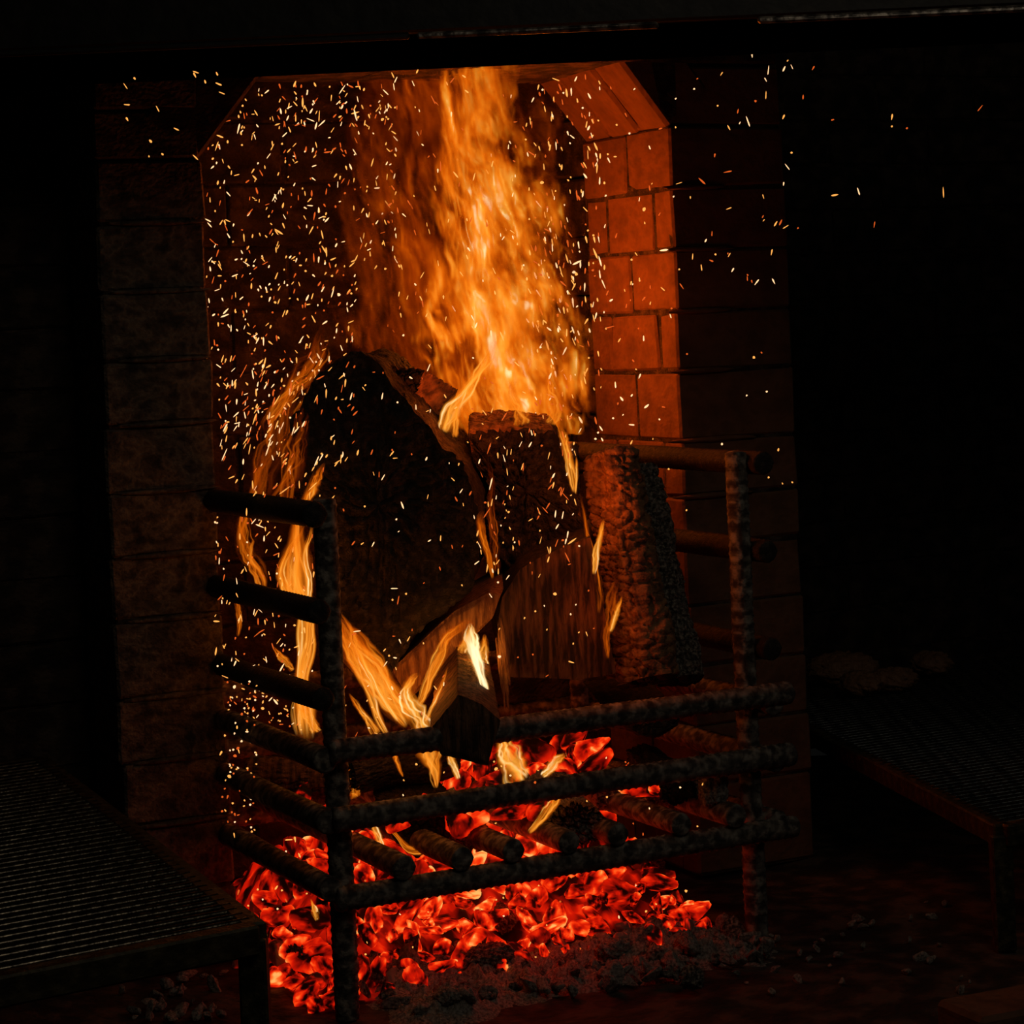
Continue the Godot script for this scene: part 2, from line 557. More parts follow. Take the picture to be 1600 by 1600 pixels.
func tongue_skin(parent: Node3D, pts: Array, d0: float, d1: float, heat: float, strength: float, seed_: int, ragged: float, share: float, off: float, nu: int) -> void:
	var nv := 60
	var shells := [-1, 1] if off == 0.0 and share == 1.0 else [0]
	for shell in shells:
		var pos := PackedVector3Array()
		var ht := PackedFloat32Array()
		var al := PackedFloat32Array()
		for j in nv:
			var u := float(j) / (nv - 1)
			var c := spline(pts, u)
			var c2 := spline(pts, minf(u + 0.02, 1.0)) if u < 0.98 else c
			var c1 := spline(pts, maxf(u - 0.02, 0.0))
			var dir := Vector2(c2.x - c1.x, c2.y - c1.y).normalized()
			var across := Vector2(-dir.y, dir.x)
			var w := maxf(c.z, 0.3)
			var d := lerpf(d0, d1, u)
			var swing := nz.get_noise_2d(u * 50.0 + seed_ * 91.0, seed_ * 3.0) * w * 0.7 * ragged
			var o := off + (0.8 * nz.get_noise_2d(u * 34.0 + seed_ * 37.0, 7.0) if share < 1.0 else 0.0)
			var pinch := lerpf(1.0, 0.55 + 0.9 * absf(nz.get_noise_2d(u * 45.0 + seed_ * 19.0, 21.0)) * 2.0, 0.6) if share < 1.0 else 1.0
			for i in nu:
				var v := 2.0 * i / (nu - 1) - 1.0
				var q := (o + v * share * pinch)
				var px := c.x + across.x * (w * q + swing)
				var py := c.y + across.y * (w * q + swing)
				var bulge: float = sqrt(maxf(0.0, 1.0 - minf(1.0, q * q))) * w / F * d * 0.7 * (shell if share == 1.0 else sin(seed_ * 1.7) * 0.8)
				pos.append(P(px, py, d) + Vector3(0, 0, bulge) - parent.position)
				var streak := nfine.get_noise_2d(v * share * 24.0 + seed_ * 40.0 + shell * 7.0, u * 16.0 + seed_ * 5.0) + 0.6 * nz.get_noise_2d(v * share * 60.0 + seed_ * 11.0, u * 30.0 + shell * 20.0)
				var edge := 1.0 - absf(v + 0.25 * nz.get_noise_2d(u * 70.0, seed_ * 8.0 + shell))
				var body := smoothstep(0.0, 0.85, edge)
				var ends := smoothstep(0.0, 0.10, u) * (1.0 - smoothstep(0.62, 1.0, u))
				ht.append(heat + 0.24 * (body - 0.7) + 0.30 * streak * ragged - 0.24 * smoothstep(0.4, 1.0, u))
				al.append(strength * body * ends * clampf(0.7 + 1.9 * streak * (0.3 + ragged), 0.02, 1.0))
		var m := flame_mesh(nu, nv, pos, ht, al)
		if m: part(parent, "flame_sheet", m, M.flame)

func lerp_rows(rows: Array, y: float) -> Vector2:     # rows of [height, left, right], heights falling
	if y >= rows[0][0]: return Vector2(rows[0][1], rows[0][2])
	for k in rows.size() - 1:
		if y >= rows[k + 1][0]:
			var f: float = (y - rows[k + 1][0]) / (rows[k][0] - rows[k + 1][0])
			return Vector2(lerpf(rows[k + 1][1], rows[k][1], f), lerpf(rows[k + 1][2], rows[k][2], f))
	return Vector2(rows[-1][1], rows[-1][2])

# The body of fire that climbs from the logs: nested curved sheets through one turbulent field
func fire_body(label: String, px_rows: Array, t_mid: float, depth: float, sheets: int, base_heat: float, gain: float, gap: float, seed_: int, step: float, span := 0.5) -> Node3D:
	var rows := []
	for r in px_rows:
		var a := to_st(on_t(r[1], r[0], t_mid))
		var b := to_st(on_t(r[2], r[0], t_mid))
		rows.append([(a.z + b.z) * 0.5, a.x, b.x])
	var low: float = rows[-1][0]
	var high: float = rows[0][0]
	var mid_s: float = (rows[-1][1] + rows[-1][2]) * 0.5
	var o := thing("flame", label, "flame", G(mid_s, t_mid, low))
	var s0 := 9.0
	var s1 := -9.0
	for r in rows:
		s0 = minf(s0, r[1] - 0.03)
		s1 = maxf(s1, r[2] + 0.03)
	var nu := int((s1 - s0) / step)
	var nv := int((high - low) / step)
	for k in sheets:
		var w := 2.0 * (k + 0.5) / sheets - 1.0
		var pos := PackedVector3Array()
		var ht := PackedFloat32Array()
		var al := PackedFloat32Array()
		for j in nv:
			var h := lerpf(low, high, float(j) / (nv - 1))
			var lr := lerp_rows(rows, h)
			var c := (lr.x + lr.y) * 0.5
			var hw := (lr.y - lr.x) * 0.5
			for i in nu:
				var s := lerpf(s0, s1, float(i) / (nu - 1))
				var t := t_mid + w * depth + 0.9 * w * (s - c) + 0.02 * nz.get_noise_2d(s * 200.0, h * 90.0 + k * 40.0)
				pos.append(G(s, t, h) - o.position)
				# turbulence, drawn out upwards and curling
				var sh := s + 0.22 * h
				var wx := nz.get_noise_3d(s * 150.0 + seed_, h * 80.0, t * 150.0) * 0.06
				var wy := nz.get_noise_3d(s * 150.0 + 300.0 + seed_, h * 80.0, t * 150.0) * 0.08
				var a := nz.get_noise_3d((sh + wx) * 250.0, (h + wy) * 120.0 + seed_ * 3.0, t * 160.0 + seed_)
				var b := nridge.get_noise_3d((sh + wx) * 300.0 + 50.0, (h + wy) * 80.0, t * 200.0 + seed_)
				var f := nfine.get_noise_3d((sh + wx * 0.5) * 380.0, (h + wy) * 75.0, t * 260.0)
				var g := nfine.get_noise_3d((sh + wx * 0.5) * 800.0 + 90.0, (h + wy) * 110.0, t * 300.0)
				var x := (s - c + wx * 0.9) / hw
				var env := 1.0 - x * x - 0.5 * w * w
				var up := (h - low) / (high - low)
				var rho := env * 0.62 + 1.15 * a + 0.40 * b + 0.42 * f + 0.22 * g - gap
				rho = clampf(rho, 0.0, 1.3) * smoothstep(0.0, 0.30, env)
				al.append(clampf(1.0 - exp(-gain * rho * (1.0 - 0.35 * up)), 0.0, 0.97))
				ht.append(base_heat + span * rho + 0.20 * f + 0.10 * g - 0.12 * smoothstep(0.5, 1.0, up))
		var m := flame_mesh(nu, nv, pos, ht, al)
		if m: part(o, "flame_sheet", m, M.flame)
	return o

func fire_light(parent: Node3D, at: Vector3, c: Color, e: float, size: float) -> void:
	var l := OmniLight3D.new()
	l.name = "fire_light"
	l.light_color = c
	l.light_energy = e
	l.light_size = size
	l.omni_range = 8.0
	l.omni_attenuation = 2.0
	l.shadow_enabled = true
	l.position = at - parent.position
	parent.add_child(l, true)

# ================================================================
func _ready() -> void:
	# ---- camera
	var cam := Camera3D.new()
	cam.name = "camera"
	cam.position = Vector3(0, CAM_Y, 0)
	cam.rotation = Vector3(0, 0, -ROLL)
	cam.projection = Camera3D.PROJECTION_FRUSTUM
	cam.near = 0.05
	cam.far = 40.0
	cam.size = 0.05 * 1600.0 / F
	cam.frustum_offset = Vector2(0, -0.05 * (800.0 - HZ) / F)
	cam.current = true
	add_child(cam)
	# ---- sky, exposure
	var env := Environment.new()
	env.background_mode = Environment.BG_COLOR
	env.background_color = Color(0.0022, 0.0022, 0.0020).linear_to_srgb()
	env.tonemap_mode = Environment.TONE_MAPPER_LINEAR
	env.tonemap_exposure = 1.0
	env.sdfgi_enabled = true
	env.ssao_enabled = true
	env.ssil_enabled = true
	var we := WorldEnvironment.new()
	we.name = "surroundings"
	we.environment = env
	add_child(we)
	# ---- the dim ceiling lamp of the kitchen, above and to the right
	var lamp := AreaLight3D.new()
	lamp.name = "kitchen_lamp"
	lamp.area_size = Vector2(0.9, 0.9)
	lamp.light_color = Color(1.0, 0.93, 0.82)
	lamp.light_energy = 0.29
	lamp.shadow_enabled = true
	add_child(lamp)
	lamp.look_at_from_position(Vector3(1.0, 2.5, -1.6), Vector3(0.2, 0.4, -3.9))
	# ---- an unseen pale light beyond the right grill, placed for the glint on its bars
	var side := AreaLight3D.new()
	side.name = "unseen_side_light"
	side.area_size = Vector2(0.35, 0.5)
	side.light_color = Color(0.9, 0.96, 1.0)
	side.light_energy = 0.02
	side.shadow_enabled = true
	add_child(side)
	side.look_at_from_position(Vector3(3.1, 1.5, -3.3), Vector3(0.8, 0.2, -3.8))
	rng.seed = 20
	nz.noise_type = FastNoiseLite.TYPE_SIMPLEX_SMOOTH
	nz.frequency = 0.05
	nz.fractal_octaves = 4
	nfine.noise_type = FastNoiseLite.TYPE_SIMPLEX_SMOOTH
	nfine.frequency = 0.11
	nfine.fractal_octaves = 3
	nridge.noise_type = FastNoiseLite.TYPE_SIMPLEX_SMOOTH
	nridge.fractal_type = FastNoiseLite.FRACTAL_RIDGED
	nridge.frequency = 0.04
	nridge.fractal_octaves = 3
	ncell.noise_type = FastNoiseLite.TYPE_CELLULAR
	ncell.cellular_return_type = FastNoiseLite.RETURN_DISTANCE2_SUB
	ncell.frequency = 0.1
	ncell.fractal_type = FastNoiseLite.FRACTAL_NONE
	make_materials()
	build_setting()
	build_hood()
	build_grate()
	build_grills()
	build_logs()
	build_coals()
	build_flames()
	build_sparks()

# ---------------------------------------------------------------- setting
func st_box(parent: Node3D, called: String, s0: float, s1: float, t0: float, t1: float, h0: float, h1: float, m: Material, bevel := 0.006, wobble := 0.0) -> MeshInstance3D:
	var o := part(parent, called, block_mesh(s1 - s0, h1 - h0, t1 - t0, bevel, wobble), m)
	o.transform = Transform3D(Basis(FD, Vector3.UP, BD * 1.0).orthonormalized(), G((s0 + s1) * 0.5, (t0 + t1) * 0.5, (h0 + h1) * 0.5))
	return o

# courses of blocks: each course is cut at the given points along t (or s)
func courses(wall: Node3D, s0: float, s1: float, t0: float, t1: float, heights: Array, cuts_a: Array, cuts_b: Array, axis_t: bool, m: Material, piece: String) -> void:
	for k in heights.size() - 1:
		var cuts: Array = cuts_a if k % 2 == 0 else cuts_b
		for c in cuts.size() - 1:
			var j := 0.0026
			var a: float = cuts[c] + j
			var b: float = cuts[c + 1] - j
			var p := rng.randf_range(-0.003, 0.003)
			if axis_t:
				st_box(wall, piece, s0 + p, s1 + p, a if c else cuts[c] + rng.randf_range(-0.003, 0.003), b, heights[k] + j, heights[k + 1] - j, m, 0.0045, 0.0022)
			else:
				st_box(wall, piece, a, b, t0 + p, t1 + p, heights[k] + j, heights[k + 1] - j, m, 0.0045, 0.0022)

var S_L := 0.0
var S_R := 0.0
var S_LL := 0.0
var S_RR := 0.0
const T_F := 0.45
const T_B := 0.80

func steps(a: float, b: float, d: float, first := 0.0) -> Array:
	var out := [a]
	var x := a + (first if first > 0.0 else d)
	while x < b - d * 0.3:
		out.append(x)
		x += d
	out.append(b)
	return out

func build_setting() -> void:
	S_L = to_st(on_t(328, 530, T_F)).x
	S_LL = to_st(on_t(160, 536, T_F)).x
	S_R = to_st(on_t(1056, 500, T_F)).x
	S_RR = to_st(on_t(1235, 490, T_F)).x
	# floor
	var floor_ := structure("floor")
	var fm := grid(90, 70, func(i: int, j: int) -> Vector3:
		var x := lerpf(-2.6, 2.8, i / 89.0)
		var z := lerpf(-5.6, -1.0, j / 69.0)
		return Vector3(x, 0.010 * nz.get_noise_2d(x * 60, z * 60) - 0.004, z), false)
	part(floor_, "floor_slab", join([done(fm), shifted(block_mesh(5.4, 0.1, 4.6), Vector3(0.1, -0.075, -3.3))]), M.floor)
	var top := CAM_Y + 0.487
	# left pillar
	var hl := []
	for y in [1500, 1400, 1290, 1190, 1090, 968, 868, 768, 663, 562, 455, 348, 250]:
		hl.append(to_st(on_t(240, y, T_F)).z)
	hl[0] = 0.0
	var wl := structure("wall_left")
	courses(wl, S_LL, S_L, T_F, T_B, hl, [T_F, 0.66, T_B], [T_F, 0.60, T_B], true, M.block, "block")
	st_box(wl, "mortar", S_LL + 0.005, S_L - 0.005, T_F + 0.005, T_B, 0.0, hl[-1], M.mortar, 0.002)
	# right jamb
	var hr := []
	for y in [1330, 1235, 1140, 1045, 950, 855, 778, 690, 581, 487, 390, 293, 196]:
		hr.append(to_st(on_t(1060, y, T_F)).z)
	hr[0] = 0.0
	var wr := structure("wall_right")
	courses(wr, S_R, S_RR, T_F, T_B, hr, [T_F, 0.52, 0.71, T_B], [T_F, 0.62, T_B], true, M.brick, "brick")
	st_box(wr, "mortar", S_R + 0.0035, S_RR - 0.005, T_F + 0.003, T_B, 0.0, hr[-1], M.mortar, 0.002)
	# the slanted shoulders above each jamb
	shoulder(wr, S_R, hr[-1], S_R - 0.095, top, 1.0, [T_F, 0.565, 0.685, T_B], M.brick)
	shoulder(wl, S_L, hl[-1], S_L + 0.125, top - 0.02, -1.0, [T_F, 0.57, 0.69, T_B], M.sooty)
	# the masonry above each pillar, up to the head
	courses(wl, S_LL, S_L - 0.004, T_F + 0.002, T_B, [hl[-1], (hl[-1] + top) * 0.5, top], [T_F + 0.002, 0.66, T_B], [T_F + 0.002, 0.60, T_B], true, M.block, "block")
	courses(wr, S_R + 0.004, S_RR, T_F + 0.002, T_B, [hr[-1], top], [T_F + 0.002, 0.52, 0.71, T_B], [T_F + 0.002, 0.62, T_B], true, M.brick, "brick")
	# head of the opening
	var wt := structure("wall_head")
	courses(wt, 0, 0, T_F, T_B, [top, top + 0.115, top + 0.23, top + 0.345], steps(S_LL, S_RR, 0.20), steps(S_LL, S_RR, 0.20, 0.10), false, M.sooty, "brick")
	st_box(wt, "mortar", S_LL + 0.004, S_RR - 0.004, T_F + 0.005, T_B - 0.004, top + 0.004, top + 0.34, M.mortar, 0.002)
	# back of the firebox and of the bays beside it
	var wb := structure("wall_back")
	courses(wb, 0, 0, 0.98, 1.06, steps(0.0, 2.1, 0.125), steps(-0.55, 1.45, 0.25), steps(-0.55, 1.45, 0.25, 0.125), false, M.sooty, "brick")
	st_box(wb, "mortar", -0.55, 1.45, 0.986, 1.12, 0.0, 2.1, M.mortar, 0.002)
	var wsl := structure("wall_firebox_left")
	courses(wsl, S_L - 0.16, S_L - 0.02, T_B, 0.98, steps(0.0, 2.1, 0.125), [T_B, 0.90, 0.98], [T_B, 0.86, 0.98], true, M.sooty, "brick")
	var wsr := structure("wall_firebox_right")
	courses(wsr, S_R + 0.05, S_RR, T_B + 0.02, 0.98, steps(0.0, 2.1, 0.125), [T_B + 0.02, 0.90, 0.98], [T_B + 0.02, 0.86, 0.98], true, M.sooty, "brick")
	var wbr := structure("wall_bay_right")
	courses(wbr, 0, 0, 1.40, 1.48, steps(0.0, 1.9, 0.11), steps(S_RR, 2.6, 0.30), steps(S_RR, 2.6, 0.30, 0.15), false, M.sooty, "brick")
	st_box(wbr, "mortar", S_RR, 2.6, 1.406, 1.54, 0.0, 1.9, M.mortar, 0.002)
	var wbl := structure("wall_bay_left")
	courses(wbl, 0, 0, 0.62, 0.72, steps(0.0, 1.9, 0.11), steps(-1.6, S_LL, 0.30), steps(-1.6, S_LL, 0.30, 0.15), false, M.sooty, "brick")
	st_box(wbl, "mortar", -1.6, S_LL, 0.626, 0.80, 0.0, 1.9, M.mortar, 0.002)
	# mortar squeezed out along the joints at the jamb's corner
	for k in range(6, 12):
		var len_ := rng.randf_range(0.05, 0.10)
		var o := part(wr, "mortar_bead", lump(Vector3(len_, 0.0055, 0.008), 12, 0.25, 300 + k), M.brick)
		o.transform = Transform3D(Basis(FD, Vector3.UP, BD).orthonormalized(), G(S_R + len_ * 0.75, T_F - 0.001, hr[k]))
	for k in range(2, 12):
		var len_ := rng.randf_range(0.08, 0.10)
		var o := part(wl, "mortar_bead", lump(Vector3(len_, 0.005, 0.007), 12, 0.25, 330 + k), M.block)
		o.transform = Transform3D(Basis(FD, Vector3.UP, BD).orthonormalized(), G(S_LL + 0.105, T_F - 0.001, hl[k]))

func shifted(m: Mesh, by: Vector3) -> ArrayMesh:
	var st := SurfaceTool.new()
	st.begin(Mesh.PRIMITIVE_TRIANGLES)
	st.append_from(m, 0, Transform3D(Basis(), by))
	return st.commit()

func shoulder(wall: Node3D, s0: float, h0: float, s1: float, h1: float, side: float, cuts: Array, m: Material) -> void:
	var a := Vector2(s0, h0)
	var b := Vector2(s1, h1)
	var l := a.distance_to(b)
	var dir := (b - a) / l
	var nrm := Vector2(-dir.y, dir.x) * (-1.0 if side > 0 else 1.0)
	var thick := 0.12
	for c in cuts.size() - 1:
		var w: float = cuts[c + 1] - cuts[c] - 0.008
		var mid := (a + b) * 0.5 + nrm * (thick * 0.5 + rng.randf_range(0.0, 0.004))
		var o := part(wall, "slanted_brick", block_mesh(l + 0.02, thick, w, 0.007, 0.002), m)
		var x3 := FD * dir.x + Vector3.UP * dir.y
		var y3 := FD * nrm.x + Vector3.UP * nrm.y
		o.transform = Transform3D(Basis(x3, y3, x3.cross(y3)), G(mid.x, (cuts[c] + cuts[c + 1]) * 0.5, mid.y))
	var back := part(wall, "mortar", block_mesh(l, thick - 0.012, cuts[-1] - cuts[0] - 0.01, 0.002), M.mortar)
	var bx := FD * dir.x + Vector3.UP * dir.y
	var by := FD * nrm.x + Vector3.UP * nrm.y
	var bm := (a + b) * 0.5 + nrm * (thick * 0.5 + 0.006)
	back.transform = Transform3D(Basis(bx, by, bx.cross(by)), G(bm.x, (cuts[0] + cuts[-1]) * 0.5, bm.y))

func build_hood() -> void:
	var y0 := CAM_Y + 0.441
	var o := thing("hood", "dark steel hood with a worn lower lip, painted pale where lit, spanning above the hearth", "hood", Vector3(0, y0, -3.7))
	part(o, "front_panel", shifted(block_mesh(4.6, 0.5, 0.03, 0.004), Vector3(0.1, 0.262, 0.185)), M.hood)
	part(o, "underside", shifted(block_mesh(4.6, 0.02, 0.37, 0.003), Vector3(0.1, 0.010, -0.0135)), M.soot)
	for r in [[652, 1030], [1186, 1640], [-40, 640]]:  # pale lengths put the worn edge catching light into the lip's colour
		var a := P(r[0], 62 - (r[0] - 660) * ROLL, 3.48)
		var b := P(r[1], 62 - (r[1] - 660) * ROLL, 3.48)
		var l := a.distance_to(b)
		var x := (a.x + b.x) * 0.5
		part(o, "lip", shifted(block_mesh(l, 0.010, 0.012, 0.003, 0.001), Vector3(x, 0.006, 0.206)), M.lip if r[0] > 0 else M.hood)

# ---------------------------------------------------------------- fire grate
const GW := 0.752
const GT := 0.62
const R := 0.0188
func build_grate() -> void:
	var o := thing("fire_grate", "large welded rebar fire grate holding the burning logs", "fire grate", G(GW * 0.5, 0.3, 0))
	var k := 0
	var hs := [0.211, 0.316, 0.411, 0.506, 0.641, 0.791]
	for st in [[0.0, 0.0], [GW, 0.0], [0.0, GT], [GW, GT]]:
		bar(o, "post", G(st[0], st[1], 0.0), G(st[0], st[1], 0.81 if st[0] == 0.0 else 0.835), R, M.iron, k)
		k += 1
	for h in hs:
		var m: Material = M.black if h > 0.45 else M.iron
		bar(o, "side_rail", G(-0.030, -0.034, h), G(-0.030, GT + 0.03, h), R, m, k)
		var hr: float = h - 0.004 + (0.03 if h > 0.6 else 0.0)
		bar(o, "side_rail", G(GW + 0.030, -0.040, hr), G(GW + 0.030, GT + 0.03, hr), R, m, k + 1)
		k += 2
	for h in [0.196, 0.319, 0.424]:
		bar(o, "front_rail", G(-0.022, -0.036, h), G(GW + 0.062, -0.036, h), R, M.iron, k)
		bar(o, "back_rail", G(-0.03, GT + 0.036, h), G(GW + 0.04, GT + 0.036, h), R, M.iron, k + 1)
		k += 2
	for s in [0.085, 0.185, 0.275, 0.375, 0.465, 0.585, 0.69]:
		bar(o, "floor_bar", G(s, -0.052, 0.232), G(s, GT + 0.05, 0.232), R * 0.98, M.iron, k)
		k += 1

# ---------------------------------------------------------------- cooking grills
func rod(parent: Node3D, called: String, a: Vector3, b: Vector3, r: float, m: Material) -> void:
	var c := CylinderMesh.new()
	c.top_radius = r
	c.bottom_radius = r
	c.height = a.distance_to(b)
	c.radial_segments = 10
	c.rings = 1
	var tr := along(a - parent.position, b - parent.position)
	part(parent, called, c, m, Transform3D(tr.basis * Basis(Vector3.RIGHT, PI / 2), (a + b) * 0.5 - parent.position))

func beam(parent: Node3D, called: String, a: Vector3, b: Vector3, w: float, h: float, m: Material) -> void:
	var tr := along(a - parent.position, b - parent.position)
	tr.origin = (a + b) * 0.5 - parent.position
	part(parent, called, block_mesh(w, h, a.distance_to(b), 0.003), m, tr)

func grill(called: String, label: String, near: Vector3, far: Vector3, across: Vector3, side: float, rail_h: float, bars: int, bar_r: float) -> Node3D:
	var o := thing(called, label, "grill", Vector3(near.x, 0, near.z))
	var y := Vector3.UP * (rail_h * 0.5)
	var down := Vector3.DOWN * rail_h * 0.5
	beam(o, "side_frame", near + down, far + down, 0.03, rail_h, M.frame)
	beam(o, "side_frame", near + down + across, far + down + across, 0.03, rail_h, M.frame)
	beam(o, "front_frame", near + down, near + down + across, 0.03, rail_h, M.frame)
	beam(o, "back_frame", far + down, far + down + across, 0.03, rail_h, M.frame)
	for p in [near, far, near + across, far + across]:
		beam(o, "leg", p + down + (far - near).normalized() * (0.012 if p == near or p == near + across else -0.012), Vector3(p.x, 0.0, p.z) + (far - near).normalized() * (0.012 if p == near or p == near + across else -0.012), 0.034, 0.034, M.frame)
	for k in bars:
		var f := (k + 1.0) / (bars + 1)
		var a := near.lerp(far, f) + Vector3.DOWN * 0.004
		rod(o, "grill_bar", a, a + across, bar_r, M.steel)
	return o

func build_grills() -> void:
	var y := CAM_Y - 0.70
	var near := on_y(398, 1442, y)
	var far := on_y(62, 1182, y)
	var dir := (on_y(398, 1462, y) - on_y(0, 1558, y)).normalized()
	dir = (dir + FD).normalized()
	grill("cooking_grill", "low steel cooking grill with thin bars, left of the fire grate", near, far, -dir * 0.95, -1.0, 0.036, 46, 0.0055)
	y = CAM_Y - 0.858
	near = on_y(1566, 1288, y)
	far = on_y(1160, 1079, y)
	grill("cooking_grill", "low steel cooking grill with pale shining bars, right of the fire grate", near, far, FD * 0.9, 1.0, 0.036, 60, 0.0055)
	# food left at the far end of the right grill
	var g := "dark roasted pieces on the right grill"
	var spots := [[1318, 1066, 0.062, "longest dark roasted piece at the far left of the right grill"], [1345, 1084, 0.046, "dark roasted piece lying nearest on the far end of right grill"], [1396, 1078, 0.045, "small dark roasted piece in the middle of the right grill's far end"], [1455, 1052, 0.046, "dark round roasted piece lying alone to the right on right grill"]]
	for k in spots.size():
		var sp: Array = spots[k]
		var p := on_y(sp[0], sp[1], y + 0.004)
		var m := one("roast_piece", lump(Vector3(sp[2] * 1.3, sp[2] * 0.6, sp[2]), 22, 0.25, 60 + k), M.meat, sp[3], "meat", g)
		m.position = p + Vector3.UP * sp[2] * 0.5
		m.rotation = Vector3(0, k * 1.7, 0)
	var b := one("loose_brick", block_mesh(0.23, 0.07, 0.11, 0.007, 0.003), M.brick, "loose firebrick on the floor in front of the right grill", "brick")
	b.position = on_y(1600, 1630, 0.0) + Vector3.UP * 0.033
	b.rotation.y = 0.45

# ---------------------------------------------------------------- logs
func build_logs() -> void:
	log_thing("big_log", "biggest log of the fire, a thick charred round with blackened end", pix_poly([[605, 1056], [562, 1012], [522, 962], [502, 900], [486, 830], [462, 765], [442, 700], [452, 645], [485, 600], [522, 567], [556, 553], [588, 568], [640, 632], [690, 684], [730, 735], [750, 800], [746, 860], [742, 915], [700, 956], [650, 1000]], 3.88), Vector3(0.026, 0.024, -0.30), 1, {"rough": 0.008, "cracks": 0.005, "scale": 500.0, "soften": 2, "nu": 180})
	log_thing("log", "blocky charred log peeking up behind the biggest log at the flame's foot", pix_poly([[596, 568], [664, 578], [652, 612], [632, 668], [594, 655]], 3.99), Vector3(0.055, -0.036, -0.09), 2, {"side": M.scorched, "rough": 0.003, "cracks": 0.006, "scale": 900.0, "nu": 140, "step": 0.003})
	log_thing("log", "split log with cracked bark crest directly under the main flame", pix_poly([[728, 672], [800, 668], [866, 672], [882, 700], [905, 780], [922, 862], [890, 890], [800, 895], [764, 850], [762, 760], [735, 720]], 3.99), Vector3(0.0, 0.026, -0.26), 3, {"side": M.scorched, "rough": 0.005, "cracks": 0.008, "scale": 700.0, "nu": 150})
	log_thing("log", "flat-faced split log with brown cut end right of the biggest log", pix_poly([[786, 1058], [776, 1000], [782, 935], [812, 888], [860, 864], [922, 840], [940, 930], [962, 1052], [900, 1062]], 3.90), Vector3(-0.02, 0.035, -0.26), 4, {"face": M.singed, "rough": 0.002, "cracks": 0.001, "soften": 0})
	log_thing("log", "pale split plank glowing orange in the right arm of the V below biggest log", pix_poly([[612, 1046], [660, 1000], [712, 955], [765, 925], [782, 930], [770, 965], [730, 1005], [690, 1045], [640, 1092]], 3.885), Vector3(0.03, 0.03, -0.2), 5, {"face": M.wood, "side": M.wood, "rough": 0.002, "cracks": 0.0, "soften": 0})
	log_thing("log", "split plank slanting down left of the V below the biggest log", pix_poly([[512, 950], [545, 975], [608, 1056], [622, 1092], [604, 1108], [560, 1062], [514, 1010]], 3.87), Vector3(-0.06, 0.02, -0.2), 6, {"face": M.wood, "side": M.singed, "rough": 0.002, "cracks": 0.0, "soften": 0})
	# the log that leans at the right, half round, bark outwards
	var a := P(948, 712, 4.0)
	var b := P(1010, 1062, 3.90)
	log_thing("log", "leaning half-round log with alligator-cracked bark at the fire's right", round_outline(a, b - a, 0.058, 0.052, 0.55, -0.5), b - a, 7, {"side": M.scorched, "face": M.scorched, "rough": 0.004, "cracks": 0.012, "scale": 480.0, "cell": Vector3(0.55, 1.35, 0.55), "nu": 150, "step": 0.0035, "taper": 1.0, "soften": 0})
	a = P(992, 735, 4.09)
	b = P(1066, 1062, 3.98)
	log_thing("log", "dark ash-grey log leaning behind the alligator-cracked log", round_outline(a, b - a, 0.044, 0.05, 0.9), b - a, 8, {"side": M.ashy, "face": M.ashy, "rough": 0.006, "cracks": 0.012, "scale": 420.0, "nu": 110, "step": 0.004, "taper": 1.0})
	# the small split log that sticks out over the top front rail
	var e := pix_poly([[716, 1092], [752, 1102], [783, 1122], [762, 1188], [690, 1178], [672, 1146]], 3.62)
	log_thing("log", "small split log with dark cut end jutting out over the top front rail", e, P(722, 1040, 3.90) - P(728, 1140, 3.62), 9, {"face": M.singed, "side": M.singed, "cracks": 0.001, "scale": 600.0, "taper": 0.8, "soften": 0, "tilt": Vector3(-0.25, 0.3, 0), "rough": 0.0015})
	# burning remains inside the grate
	log_thing("log", "black log lying behind the second front rail at the left", round_outline(P(540, 1212, 3.83), Vector3(0.17, 0.0, -0.12), 0.036, 0.034, 1.0), Vector3(0.17, 0.0, -0.12), 10, {"cracks": 0.006})
	log_thing("log", "black wedge-ended log between the second and bottom front rails", pix_poly([[590, 1262], [640, 1258], [716, 1272], [712, 1292], [690, 1322], [652, 1342], [622, 1318]], 3.78), Vector3(-0.04, 0.03, -0.22), 11, {"cracks": 0.004})
	log_thing("log", "cracked brown log seen through the lowest left side rails", round_outline(P(392, 1212, 3.98), Vector3(0.155, -0.012, 0.02), 0.037, 0.034, 1.0), Vector3(0.155, -0.012, 0.02), 12, {"side": M.singed, "face": M.singed, "cracks": 0.007, "scale": 1000.0})
	log_thing("log", "ash-crusted log stump with lit crest on the grate's middle bars", pix_poly([[838, 1302], [858, 1262], [896, 1248], [934, 1262], [956, 1290], [946, 1306], [905, 1318], [862, 1316]], 3.80), Vector3(-0.05, 0.03, -0.13), 13, {"side": M.ash, "face": M.ashy, "cracks": 0.010, "scale": 900.0, "rough": 0.006})
	log_thing("log", "small pale grey block of ash wood on the grate's left bars", pix_poly([[700, 1324], [736, 1288], [756, 1278], [768, 1306], [726, 1336]], 3.79), Vector3(-0.05, 0.035, -0.10), 14, {"side": M.ash, "face": M.ash, "cracks": 0.004, "scale": 900.0, "soften": 0})
	log_thing("log", "grey burnt-out log lying across the bars at the grate's right", round_outline(P(930, 1240, 4.02), Vector3(0.19, -0.012, -0.02), 0.026, 0.028, 1.0), Vector3(0.19, -0.012, -0.02), 15, {"side": M.ashy, "face": M.ash, "cracks": 0.006, "scale": 900.0})
	log_thing("log", "black log stump behind the second front rail at the right", pix_poly([[1030, 1222], [1058, 1206], [1086, 1216], [1088, 1246], [1052, 1262], [1032, 1250]], 3.92), Vector3(-0.05, 0.03, -0.15), 16, {"cracks": 0.004})
